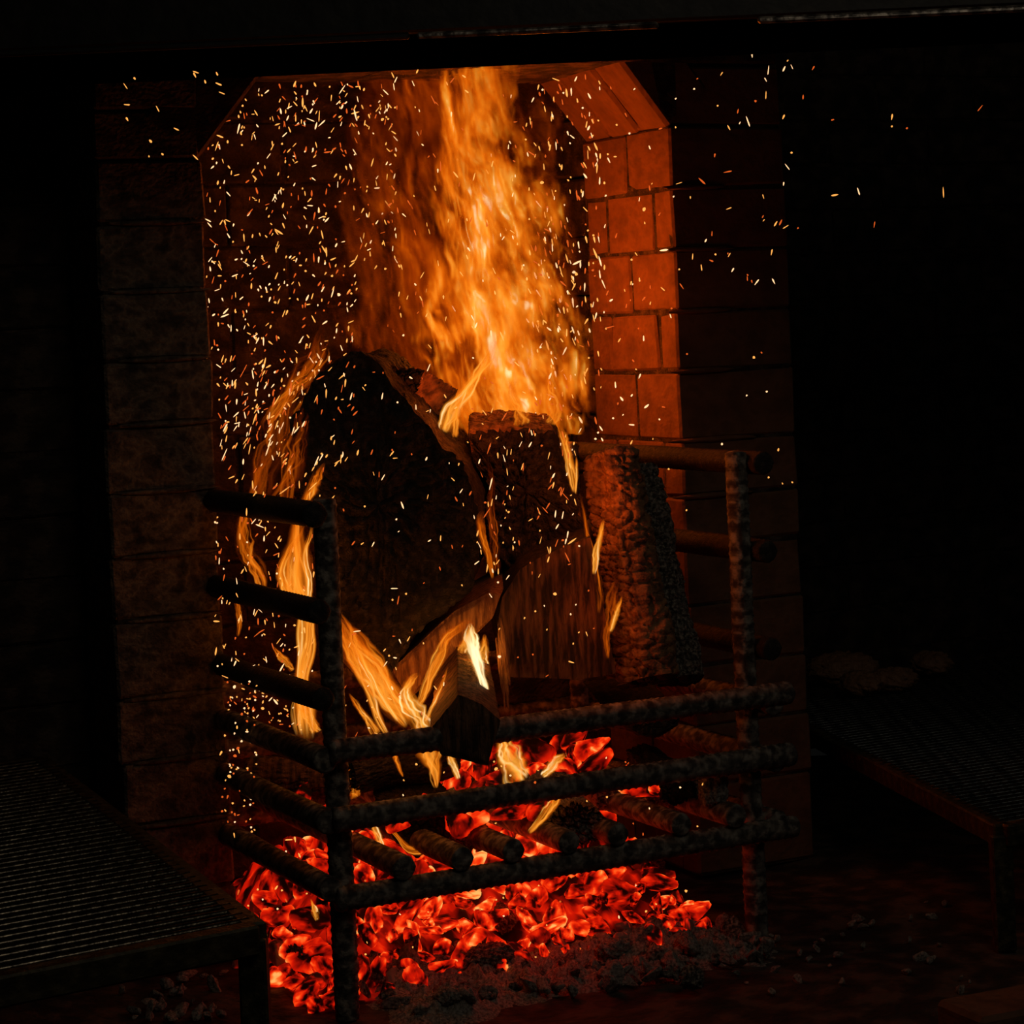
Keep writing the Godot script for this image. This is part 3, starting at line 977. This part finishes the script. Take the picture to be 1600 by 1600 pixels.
	log_thing("log", "curved charred slab hanging under the top front rail at right", pix_poly([[952, 1118], [1064, 1108], [1060, 1132], [1030, 1152], [1004, 1154], [978, 1138]], 3.97), Vector3(-0.04, 0.03, -0.2), 17, {"cracks": 0.002})
	var ax := P(1112, 1236, 3.9)
	var chunk := one("ash_chunk", lump(Vector3(0.028, 0.034, 0.026), 26, 0.35, 18, 0.6), M.ash, "crumbling reddish-grey ash chunk beside the right front post", "ash chunk")
	chunk.position = ax
	# frayed, burning bark at the edge of the flat-faced log
	var sp := thing("bark_strip", "frayed upright bark strip at the flat-faced log's left edge", "bark", P(785, 1112, 3.87))
	for k in 9:
		var x0 := 776.0 + k * 1.6
		var p0 := P(x0 - 3 + rng.randf_range(-3, 3), 965 + rng.randf_range(0, 40), 3.865)
		var p1 := P(x0 + 10 + rng.randf_range(-4, 4), 1085 + rng.randf_range(-20, 28), 3.862)
		var m := lump(Vector3(0.0022, 0.5 * p0.distance_to(p1), 0.003), 12, 0.2, 400 + k)
		var tr := along(p0 - sp.position, p1 - sp.position)
		part(sp, "splinter", m, M.wood, Transform3D(tr.basis * Basis(Vector3.RIGHT, PI / 2), (p0 + p1) * 0.5 - sp.position))

# ---------------------------------------------------------------- coals and ash
func heap(s: float, t: float) -> float:
	var side := smoothstep(-0.04, 0.12, s) * (1.0 - smoothstep(0.62, 0.80, s))
	return (0.008 + 0.135 * smoothstep(0.0, 0.34, t) * (1.0 - smoothstep(0.6, 0.9, t))) * side + 0.012 * nz.get_noise_2d(s * 200, t * 200)

func build_coals() -> void:
	var bed := one("ember_bed", bed_mesh(), M.embers, "bed of glowing embers heaped on the floor under the grate", "embers")
	bed.set_meta("kind", "stuff")
	var drift := one("ash_drift", ash_mesh(), M.ash, "crusty grey ash drifted along the front of the coals", "ash")
	drift.set_meta("kind", "stuff")
	var shapes := []
	for k in 10:
		shapes.append(lump(Vector3(rng.randf_range(1.0, 1.9), rng.randf_range(0.7, 1.1), rng.randf_range(0.8, 1.3)), 24, 0.05, 100 + k, 1.0))
	# coals on the heap
	var placed := 0
	var tries := 0
	var spots := []
	while placed < 235 and tries < 20000:
		tries += 1
		var s := rng.randf_range(-0.03, 0.70)
		var t := rng.randf_range(0.05, 0.54)
		var r := rng.randf_range(0.012, 0.027) * (1.25 if t > 0.2 else 1.0)
		var ok := true
		for q in spots:
			if Vector2(s, t).distance_to(Vector2(q.x, q.y)) < (r + q.z) * 0.66:
				ok = false
				break
		if not ok:
			continue
		spots.append(Vector3(s, t, r))
		var core := exp(-pow((s - 0.33) / 0.24, 2.0)) * smoothstep(0.04, 0.16, t)
		var roll := rng.randf() * 0.75 + core * 0.55
		var m: Material = M.coal_hot if roll > 0.86 else M.coal_mid if roll > 0.5 else M.coal_dim if roll > 0.24 else M.coal_ash
		var c := one("coal", shapes[placed % 10], m, "", "coal")
		var look := "ash-veiled" if m == M.coal_ash else "bright orange" if m == M.coal_hot else "deep red" if m == M.coal_mid else "dull half-dark"
		var where := "behind the left front post" if s < 0.06 else "in the heap's left part" if s < 0.20 else "in the heap's middle" if s < 0.40 else "right of the heap's middle" if s < 0.56 else "at the heap's right end"
		var deep := ", low at the front" if t < 0.12 else ", lower on the slope" if t < 0.21 else ", higher on the slope" if t < 0.31 else ", high at the back"
		tag(c, look + " coal " + where + deep, "coal", look + " coals heaped under the grate")
		c.position = G(s, t, maxf(heap(s, t), 0.0) + r * 0.35)
		c.scale = Vector3.ONE * r
		c.rotation = Vector3(rng.randf() * TAU, rng.randf() * TAU, rng.randf() * TAU)
		placed += 1
	# coals lying on the grate's bars
	for k in 65:
		var s := rng.randf_range(0.02, 0.66)
		var t := rng.randf_range(0.04, 0.58)
		var r := rng.randf_range(0.016, 0.034)
		var roll := rng.randf()
		var m: Material = M.coal_hot if roll > 0.86 else M.coal_mid if roll > 0.45 else M.coal_dim
		var look := "bright orange" if m == M.coal_hot else "deep red" if m == M.coal_mid else "dull half-dark"
		var where := "left" if s < 0.24 else "middle" if s < 0.46 else "right"
		var c := one("coal", shapes[k % 10], m, look + " coal lying on the " + where + " floor bars inside the grate" + (", near the front" if t < 0.25 else ", towards the back"), "coal", "glowing coals on the grate's bars")
		c.position = G(s, t, 0.252 + r * 0.6 + rng.randf() * 0.05 * smoothstep(0.15, 0.4, t))
		c.scale = Vector3.ONE * r
		c.rotation = Vector3(rng.randf() * TAU, rng.randf() * TAU, rng.randf() * TAU)
	# grey ash lumps along the front of the heap
	for k in 190:
		var f := rng.randf()
		var s := rng.randf_range(0.06, 0.74)
		var t := rng.randf_range(-0.10, 0.10) + 0.03 * sin(s * 9.0)
		var r := rng.randf_range(0.006, 0.011) + 0.012 * pow(rng.randf(), 3.0)
		var l := one("ash_lump", shapes[(k * 3) % 10], M.ash if f > 0.35 else M.ashy, ("pale grey" if f > 0.35 else "dark grey") + " ash lump at the foot of the coal heap, " + ("near the left front post" if s < 0.22 else "left of its middle" if s < 0.38 else "right of its middle" if s < 0.56 else "near the right front post"), "ash lump", "ash lumps in front of the coal heap")
		l.position = G(s, t, maxf(heap(s, t), 0.0) + r * 0.35)
		l.scale = Vector3.ONE * r
		l.rotation = Vector3(rng.randf() * TAU, rng.randf() * TAU, rng.randf() * TAU)
	# bigger burnt pieces: pixel, size, look
	var big := [[760, 1520, 0.052, 0.026, M.ashy, "long grey burnt-out log piece lying at the front of the coals"], [790, 1490, 0.04, 0.026, M.ashy, "dark ash-topped charred piece in the middle of the coal front"], [1010, 1420, 0.045, 0.04, M.ashy, "large cracked charred piece at the right end of the coals"], [960, 1500, 0.034, 0.022, M.ash, "pale ash piece at the right front of the coals"], [1075, 1490, 0.032, 0.024, M.ash, "upright pale ash piece right of the coals' front"], [700, 1568, 0.028, 0.016, M.ash, "smooth pale ash piece nearest the grate's left post foot"], [1085, 1545, 0.03, 0.02, M.ashy, "hollow dark burnt piece on the floor right of the ash"], [470, 1520, 0.04, 0.022, M.ashy, "dark burnt piece at the left foot of the coals"]]
	for k in big.size():
		var b: Array = big[k]
		var p := on_y(b[0], b[1], 0.01)
		var c := one("burnt_piece", lump(Vector3(b[2], b[3], b[2] * 0.7), 30, 0.28, 500 + k, 0.7), b[4], b[5], "burnt wood")
		var q := to_st(p)
		c.position = p + Vector3.UP * (maxf(heap(q.x, q.y), 0.0) * 0.6 + b[3] * 0.5)
		c.rotation = Vector3(0.1 * k, 0.5 + k * 1.1, 0.12)
	# crumbs on the floor, left under the grill and right of the grate
	for k in 70:
		var left := k < 30
		var px := rng.randf_range(190, 350) if left else rng.randf_range(1120, 1540)
		var py := rng.randf_range(1515, 1598) if left else rng.randf_range(1405, 1560)
		var r := rng.randf_range(0.005, 0.013) if left else rng.randf_range(0.003, 0.009)
		var c := one("ash_crumb", shapes[(k * 7) % 10], M.ash, "small ash crumb on the floor under the left grill" if left else "small ash crumb on the floor right of the grate", "ash crumb", "ash crumbs under the left grill" if left else "ash crumbs right of the grate")
		c.position = on_y(px, py, 0.0) + Vector3.UP * r * 0.4
		c.scale = Vector3.ONE * r
		c.rotation = Vector3(rng.randf() * TAU, rng.randf() * TAU, rng.randf() * TAU)
	var deep := bed
	fire_light(deep, G(0.36, 0.06, 0.20), Color(1.0, 0.16, 0.03), 0.012, 0.08)

# ---------------------------------------------------------------- flames
func build_flames() -> void:
	var body := fire_body("tall main flame roaring up from the logs to the hood", [[100, 680, 765], [140, 680, 778], [180, 682, 790], [230, 678, 812], [280, 664, 836], [330, 652, 852], [380, 654, 858], [440, 652, 866], [500, 658, 876], [560, 660, 888], [620, 672, 896], [680, 690, 896]], 0.60, 0.10, 9, 0.33, 1.0, 0.34, 5, 0.0034)
	fire_light(body, G(0.60, 0.60, 1.20), Color(1.0, 0.41, 0.05), 0.20, 0.10)
	fire_light(body, G(0.60, 0.60, 1.0), Color(1.0, 0.42, 0.055), 0.11, 0.08)
	fire_body("thin red veil of painted smoke glow behind and left of the main flame", [[110, 570, 800], [200, 545, 840], [300, 530, 870], [400, 520, 890], [480, 520, 900], [560, 540, 900], [650, 560, 900]], 0.74, 0.07, 4, 0.05, 0.50, 0.10, 9, 0.005, 0.2)  # faint emissive sheets paint the haze of lit smoke
	var crest := thing("flame", "slanting bright flame rising from the crest between biggest and split log", "flame", P(700, 668, 4.0))
	tongue(crest, [[694, 676, 12], [702, 650, 16], [722, 620, 13], [744, 590, 12], [762, 560, 10], [774, 530, 5]], 3.975, 4.03, 0.80, 1.1, 40, 0.25)
	tongue(crest, [[712, 684, 5], [712, 655, 8], [716, 630, 5], [722, 610, 2]], 3.975, 3.99, 0.74, 1.0, 41, 0.3)
	tongue(crest, [[820, 664, 16], [812, 640, 15], [800, 615, 8], [806, 590, 3]], 3.99, 4.02, 0.64, 0.6, 42, 0.5)
	tongue(crest, [[860, 664, 13], [868, 635, 13], [858, 600, 9], [860, 575, 3]], 3.99, 4.02, 0.66, 0.6, 43, 0.5)
	fire_light(crest, P(725, 630, 3.93), Color(1.0, 0.40, 0.08), 0.010, 0.02)
	var tall := thing("flame", "bright flame column behind the left side rails", "flame", P(480, 1150, 3.86))
	tongue(tall, [[484, 1156, 14], [478, 1100, 22], [472, 1060, 14], [480, 1010, 17], [478, 960, 15], [468, 925, 26], [462, 880, 25], [463, 840, 16], [470, 800, 9], [490, 750, 7], [500, 725, 2]], 3.84, 3.84, 0.74, 0.9, 1)
	tongue(tall, [[470, 1150, 8], [466, 1110, 12], [470, 1060, 7], [486, 1000, 6], [482, 950, 9], [450, 905, 16], [452, 860, 12], [468, 820, 5]], 3.86, 3.86, 0.80, 0.8, 2)
	tongue(tall, [[452, 935, 8], [444, 915, 10], [440, 890, 8], [452, 862, 6], [470, 835, 4], [478, 815, 1]], 3.83, 3.83, 0.70, 0.8, 44, 0.6)
	tongue(tall, [[484, 940, 5], [482, 905, 7], [476, 870, 6], [484, 840, 5], [488, 818, 2]], 3.83, 3.83, 0.84, 0.9, 45, 0.4)
	tongue(tall, [[458, 1048, 5], [448, 1035, 7], [436, 1022, 6], [424, 1008, 2]], 3.84, 3.84, 0.72, 0.8, 46, 0.4)
	tongue(tall, [[494, 1145, 8], [488, 1128, 11], [476, 1110, 10], [466, 1094, 5]], 3.83, 3.83, 0.74, 0.9, 47, 0.5)
	fire_light(tall, P(462, 900, 3.84), Color(1.0, 0.5, 0.13), 0.006, 0.03)
	var wisp := thing("flame", "thin flickering flame nearest the left pillar behind the rails", "flame", P(390, 1000, 3.98))
	tongue(wisp, [[412, 925, 7], [398, 890, 15], [384, 860, 14], [380, 830, 11], [388, 790, 9], [402, 760, 3]], 3.98, 3.98, 0.56, 0.6, 3, 0.9)
	tongue(wisp, [[372, 995, 3], [374, 960, 6], [370, 935, 5], [374, 915, 2]], 3.99, 3.99, 0.6, 0.6, 4, 0.8)
	var lick := thing("flame", "long ragged orange flame licking up the biggest log's left flank", "flame", P(430, 780, 3.86))
	tongue(lick, [[400, 800, 18], [415, 740, 26], [430, 690, 26], [440, 640, 22], [462, 600, 20], [490, 560, 22], [500, 530, 16], [512, 505, 5]], 3.86, 3.95, 0.36, 0.35, 5, 1.2)
	tongue(lick, [[440, 790, 14], [456, 730, 18], [470, 680, 16], [480, 640, 12], [510, 590, 6]], 3.85, 3.9, 0.28, 0.35, 6, 1.3)
	tongue(lick, [[478, 790, 7], [488, 765, 10], [498, 742, 8], [508, 722, 2]], 3.84, 3.84, 0.62, 0.75, 7, 0.7)
	tongue(lick, [[420, 660, 5], [440, 632, 10], [460, 608, 11], [484, 588, 9], [505, 556, 9], [512, 540, 3]], 3.9, 3.93, 0.56, 0.5, 8, 0.8)
	var vl := thing("flame", "sheaf of bright flames streaming down the left arm of the V", "flame", P(600, 1120, 3.84))
	tongue(vl, [[640, 1132, 14], [612, 1100, 22], [590, 1060, 24], [566, 1020, 22], [545, 985, 17], [527, 955, 4]], 3.83, 3.83, 0.72, 0.9, 9)
	tongue(vl, [[606, 1150, 5], [588, 1112, 8], [572, 1070, 10], [555, 1035, 12], [536, 990, 12], [524, 962, 3]], 3.82, 3.82, 0.78, 0.9, 10, 0.4)
	tongue(vl, [[590, 1148, 8], [572, 1120, 7], [556, 1100, 5], [545, 1082, 2]], 3.81, 3.81, 0.76, 0.85, 11, 0.4)
	tongue(vl, [[640, 1110, 12], [600, 1060, 16], [565, 1010, 17], [530, 970, 10]], 3.845, 3.845, 0.60, 0.7, 12, 0.7)
	tongue(vl, [[622, 1128, 5], [602, 1096, 6], [580, 1058, 6], [562, 1020, 5], [548, 992, 2]], 3.80, 3.80, 0.90, 0.9, 48, 0.3)
	tongue(vl, [[584, 1090, 3], [566, 1062, 5], [550, 1040, 5], [534, 1024, 2]], 3.80, 3.80, 0.62, 0.7, 49, 0.6)
	tongue(vl, [[632, 1108, 4], [614, 1082, 5], [590, 1040, 5], [566, 1004, 2]], 3.80, 3.80, 0.82, 0.8, 50, 0.3)
	fire_light(vl, P(590, 1080, 3.80), Color(1.0, 0.5, 0.13), 0.004, 0.03)
	var vr := thing("flame", "curling bright flame climbing beside the small jutting log", "flame", P(655, 1140, 3.8))
	tongue(vr, [[664, 1140, 18], [650, 1115, 20], [636, 1085, 13], [642, 1064, 10], [655, 1052, 4]], 3.79, 3.79, 0.84, 0.95, 13, 0.35)
	tongue(vr, [[655, 1105, 5], [664, 1080, 9], [676, 1050, 9], [690, 1020, 12], [697, 998, 12], [720, 980, 10], [745, 962, 3]], 3.80, 3.82, 0.70, 0.9, 14, 0.4)
	tongue(vr, [[664, 1128, 4], [676, 1105, 5], [690, 1070, 4], [700, 1040, 2]], 3.70, 3.74, 0.80, 0.9, 15, 0.3)
	fire_light(vr, P(660, 1080, 3.76), Color(1.0, 0.55, 0.16), 0.005, 0.03)
	var core := thing("flame", "white-hot flame burning behind the small jutting log", "flame", P(755, 1090, 3.86))
	tongue(core, [[762, 1096, 4], [757, 1070, 7], [748, 1045, 9], [741, 1020, 14], [737, 1000, 15], [735, 982, 8], [734, 972, 1]], 3.72, 3.74, 1.10, 1.3, 16, 0.15)
	tongue(core, [[752, 1060, 8], [755, 1030, 10], [756, 1005, 8], [757, 990, 2]], 3.86, 3.86, 0.82, 0.9, 17, 0.3)
	tongue(core, [[720, 1040, 8], [722, 1015, 9], [728, 1000, 6], [733, 985, 2]], 3.86, 3.86, 0.78, 0.85, 18, 0.3)
	fire_light(core, P(745, 1030, 3.83), Color(1.0, 0.62, 0.22), 0.005, 0.02)
	var under := thing("flame", "broad yellow flame bursting out under the small jutting log", "flame", P(800, 1205, 3.8))
	tongue(under, [[822, 1216, 16], [802, 1196, 26], [788, 1170, 17], [786, 1150, 9], [790, 1140, 3]], 3.78, 3.78, 0.84, 0.95, 19, 0.25)
	var bud := thing("flame", "small yellow flame standing alone above the second front rail", "flame", P(855, 1205, 3.8))
	tongue(bud, [[848, 1214, 6], [860, 1200, 10], [874, 1186, 9], [884, 1178, 3]], 3.8, 3.8, 0.90, 1.0, 20, 0.1)
	var low := thing("flame", "row of narrow flames between the top and second front rails", "flame", P(690, 1230, 3.8))
	tongue(low, [[682, 1232, 3], [679, 1205, 11], [672, 1175, 22], [668, 1150, 24], [670, 1130, 18]], 3.82, 3.82, 0.74, 0.9, 21, 0.4)
	tongue(low, [[716, 1218, 4], [710, 1200, 7], [704, 1182, 8], [698, 1168, 6]], 3.81, 3.81, 0.92, 0.95, 22, 0.2)
	tongue(low, [[630, 1214, 2], [622, 1195, 5], [614, 1175, 6], [606, 1160, 5]], 3.8, 3.8, 0.66, 0.8, 23, 0.5)
	tongue(low, [[556, 1246, 11], [550, 1225, 11], [545, 1205, 7], [541, 1190, 2]], 3.82, 3.82, 0.62, 0.8, 24, 0.9)
	var drop := thing("flame", "two slanting flames under the second front rail by left post", "flame", P(600, 1332, 3.77))
	tongue(drop, [[596, 1334, 6], [594, 1318, 9], [586, 1296, 6], [578, 1276, 3], [574, 1262, 1]], 3.76, 3.76, 0.84, 0.95, 25, 0.2)
	tongue(drop, [[668, 1312, 12], [656, 1326, 11], [638, 1326, 7], [622, 1308, 4], [604, 1286, 4], [592, 1270, 2]], 3.765, 3.765, 0.66, 0.85, 26, 0.35)
	var tip := thing("flame", "flame with painted glow of lit ash over the ash-crusted log stump's left shoulder", "flame", P(830, 1300, 3.79))
	tongue(tip, [[826, 1302, 4], [846, 1280, 8], [864, 1256, 10], [868, 1240, 12], [866, 1226, 8]], 3.785, 3.80, 0.76, 0.9, 27, 0.25)  # tongue also paints the stump's lit ash, flush with the flame
	var rt := thing("flame", "narrow flames creeping up the leaning cracked log's left side", "flame", P(960, 985, 3.9))
	tongue(rt, [[897, 770, 4], [893, 740, 8], [886, 705, 9], [879, 680, 8], [874, 662, 3]], 3.93, 3.95, 0.80, 0.95, 28, 0.2)
	tongue(rt, [[899, 772, 2], [901, 745, 3], [901, 725, 3], [900, 712, 1]], 3.93, 3.93, 0.86, 0.95, 29, 0.1)
	tongue(rt, [[928, 898, 3], [931, 872, 7], [936, 845, 6], [941, 822, 5], [944, 810, 1]], 3.88, 3.9, 0.84, 1.0, 30, 0.1)
	tongue(rt, [[954, 988, 4], [960, 966, 6], [967, 946, 5], [972, 930, 1]], 3.86, 3.87, 0.84, 1.0, 31, 0.1)
	tongue(rt, [[935, 960, 5], [938, 925, 8], [930, 890, 8], [920, 845, 6], [912, 800, 4], [905, 770, 2]], 3.9, 3.92, 0.5, 0.6, 32, 0.9)
	tongue(rt, [[950, 1030, 4], [948, 985, 10], [955, 940, 10], [962, 900, 5]], 3.87, 3.88, 0.42, 0.5, 33, 1.0)
	fire_light(rt, P(905, 760, 3.86), Color(1.0, 0.42, 0.09), 0.012, 0.02)
	fire_light(rt, P(940, 960, 3.80), Color(1.0, 0.40, 0.08), 0.003, 0.02)
	var flank := thing("flame", "dim orange flame on the biggest log's right flank", "flame", P(765, 895, 3.85))
	tongue(flank, [[770, 905, 3], [764, 870, 6], [754, 840, 8], [750, 815, 8], [756, 795, 3]], 3.84, 3.84, 0.58, 0.75, 34, 0.4)
	tongue(flank, [[775, 895, 6], [772, 850, 9], [766, 800, 8], [768, 750, 6], [760, 715, 3]], 3.85, 3.86, 0.26, 0.4, 35, 1.3)
	var near := thing("flame", "tiny yellow flame on the coals behind the left front post", "flame", P(492, 1440, 3.9))
	tongue(near, [[496, 1438, 4], [492, 1424, 7], [488, 1412, 3], [485, 1404, 1]], 3.85, 3.85, 0.84, 0.95, 36, 0.2)

# ---------------------------------------------------------------- sparks
func spark_mesh(n: int) -> ArrayMesh:
	var st := grid(6, 7, func(i: int, j: int) -> Vector3:
		var z := j / 6.0 * 2.0 - 1.0
		var r: float = pow(maxf(0.0, 1.0 - absf(z) ** 3.0), 0.6) * (1.0 + 0.25 * sin(n * 2.1 + z * 2.0))
		var a := TAU * i / 6
		return Vector3(cos(a) * r, z, sin(a) * r), true)
	return done(st)

func build_sparks() -> void:
	var shape := [spark_mesh(0), spark_mesh(1), spark_mesh(2)]
	var looks: Array = [M.spark_pale, M.spark_gold, M.spark_red]
	# area: x0, x1, y0, y1, count, t0, t1, lean in degrees, spread, mean half length px, mean half width px, dot share, place words, group
	var firebox := "sparks in the firebox left of the flame"
	var areas := [
		[322, 620, 118, 420, 390, 0.50, 0.92, 8, 38, 3.6, 1.25, 0.15, 0],
		[322, 560, 400, 660, 300, 0.50, 0.90, 12, 30, 3.6, 1.25, 0.2, 0],
		[430, 620, 130, 200, 90, 0.5, 0.9, 10, 45, 3.6, 1.3, 0.15, 0],
		[600, 900, 110, 660, 260, 0.10, 0.9, -14, 25, 3.6, 1.15, 0.1, 1],
		[820, 945, 120, 690, 300, 0.35, 0.9, -8, 14, 4.6, 1.4, 0.2, 2],
		[890, 1060, 110, 700, 120, 0.30, 0.6, 10, 45, 3.4, 1.4, 0.4, 2],
		[345, 560, 560, 800, 330, 0.12, 0.5, 24, 18, 4.6, 1.2, 0.1, 3],
		[500, 770, 570, 950, 85, -0.02, 0.10, 15, 40, 3.2, 1.1, 0.3, 3],
		[745, 910, 670, 900, 130, 0.05, 0.12, 14, 25, 4.4, 1.1, 0.2, 3],
		[770, 940, 900, 1060, 24, 0.0, 0.06, 10, 40, 2.6, 1.3, 0.6, 3],
		[520, 720, 980, 1150, 46, 0.0, 0.08, 20, 50, 3.0, 1.1, 0.3, 3],
		[335, 490, 800, 1060, 170, 0.1, 0.5, 10, 30, 4.0, 1.2, 0.3, 4],
		[355, 480, 1055, 1150, 140, 0.15, 0.45, 10, 50, 2.4, 1.3, 0.6, 4],
		[345, 405, 1140, 1300, 80, 0.2, 0.45, 0, 60, 1.9, 1.4, 0.8, 4],
		[350, 480, 1300, 1440, 26, 0.2, 0.4, 10, 50, 3.2, 1.6, 0.5, 4],
		[560, 1120, 1180, 1330, 60, -0.06, 0.25, 0, 60, 1.8, 1.4, 0.8, 5],
		[560, 1080, 1370, 1500, 55, 0.0, 0.25, 0, 60, 1.7, 1.3, 0.85, 5],
		[1040, 1240, 70, 480, 62, -0.1, 0.4, 24, 32, 3.8, 1.2, 0.25, 6],
		[1180, 1600, 20, 360, 20, -0.3, 0.4, 25, 30, 3.8, 1.3, 0.25, 6],
		[1040, 1250, 480, 860, 16, -0.1, 0.3, 0, 50, 1.6, 1.6, 0.9, 6],
		[190, 370, 85, 260, 22, -0.2, 0.3, -52, 20, 4.2, 1.6, 0.2, 7],
	]
	var words := [
		["in the firebox's upper left, above the logs", "high in the left of the firebox"],
		["in the left of the firebox beside the biggest log's peak", "beside the biggest log's peak"],
		["under the hood's edge at the firebox's upper left", "under the hood's edge"],
		["inside the main flame", "inside the main flame"],
		["between the main flame and the right brick jamb", "right of the main flame"],
		["in front of the lit bricks of the right jamb", "before the lit bricks"],
		["streaming up the biggest log's left flank", "on the biggest log's left flank"],
		["over the biggest log's dark end", "over the biggest log"],
		["over the split log under the main flame", "over the split log"],
		["over the flat-faced log's brown cut end", "over the flat-faced log"],
		["over the V of split planks below the biggest log", "over the V of planks"],
		["behind the upper left side rails", "behind the upper left side rails"],
		["swarming behind the middle left side rails", "behind the middle left side rails"],
		["beside the left pillar behind the lower left side rails", "behind the lower left side rails"],
		["below the lowest left side rail", "below the lowest left side rail"],
		["over the coals between the front rails", "between the front rails"],
		["over the coal heap under the bottom front rail", "over the coal heap"],
		["before the dark brick face right of the opening, high up", "high right of the opening"],
		["far right under the hood before the dark bay", "far right under the hood"],
		["before the dark brick face right of the opening, above the grate's corner", "above the grate's right corner"],
		["before the dark pillar left of the opening, under the hood", "above the left pillar"],
	]
	var hues := ["pale yellow", "orange", "red"]
	var all := []
	for ai in areas.size():
		var a: Array = areas[ai]
		for k in int(a[4] * 0.85):
			var px := rng.randf_range(a[0], a[1])
			var py := rng.randf_range(a[2], a[3])
			var t := rng.randf_range(a[5], a[6])
			var p := on_t(px, py, t)
			var q := to_st(p)
			if q.y > T_F - 0.03 and (q.x < S_L + 0.01 or q.x > S_R - 0.01 or q.z > CAM_Y + 0.47): continue
			if q.z > CAM_Y + 0.43 and -p.z < 3.95 and -p.z > 3.4: continue
			var scale := -p.z / F
			var dot: bool = rng.randf() < a[11]
			var big := 1.0 + (0.9 * pow(rng.randf(), 5.0))
			var len_: float = (rng.randf_range(0.55, 1.5) * a[9] if not dot else 1.7) * scale * (big if not dot else 1.0)
			var wid: float = rng.randf_range(0.5, 0.95) * a[10] * scale * (1.0 if not dot else big * 1.15)
			var lean: float = deg_to_rad(a[7] + rng.randfn() * a[8])
			var b := Basis(Vector3.BACK, -lean) * Basis(Vector3.RIGHT, rng.randf_range(-0.35, 0.35))
			var roll := rng.randf()
			var look := 0 if roll < 0.30 else 1 if roll < 0.72 else 2
			if a[12] == 7: look = 1
			all.append([len_ * wid, Transform3D(b.scaled_local(Vector3(wid, maxf(len_, wid), wid)), p), look, ai, rng.randi() % 3])
	all.sort_custom(func(x, y): return x[0] > y[0])
	var rest := [SurfaceTool.new(), SurfaceTool.new(), SurfaceTool.new()]
	for st in rest: st.begin(Mesh.PRIMITIVE_TRIANGLES)
	for k in all.size():
		var q: Array = all[k]
		if k < 300:
			var w: Array = words[q[3]]
			var o := one("spark", shape[q[4]], looks[q[2]], hues[q[2]] + " spark flying " + w[0], "spark", "sparks " + w[1])
			o.transform = q[1]
		else:
			rest[q[2]].append_from(shape[q[4]], 0, q[1])
	var am := ArrayMesh.new()
	for k in 3:
		rest[k].set_material(looks[k])
		rest[k].commit(am)
	var sm := MeshInstance3D.new()
	sm.name = "spark_swarm"
	sm.mesh = am
	tag(sm, "swarm of tiny glowing sparks filling the firebox air", "sparks", "", "stuff")
	add_child(sm)
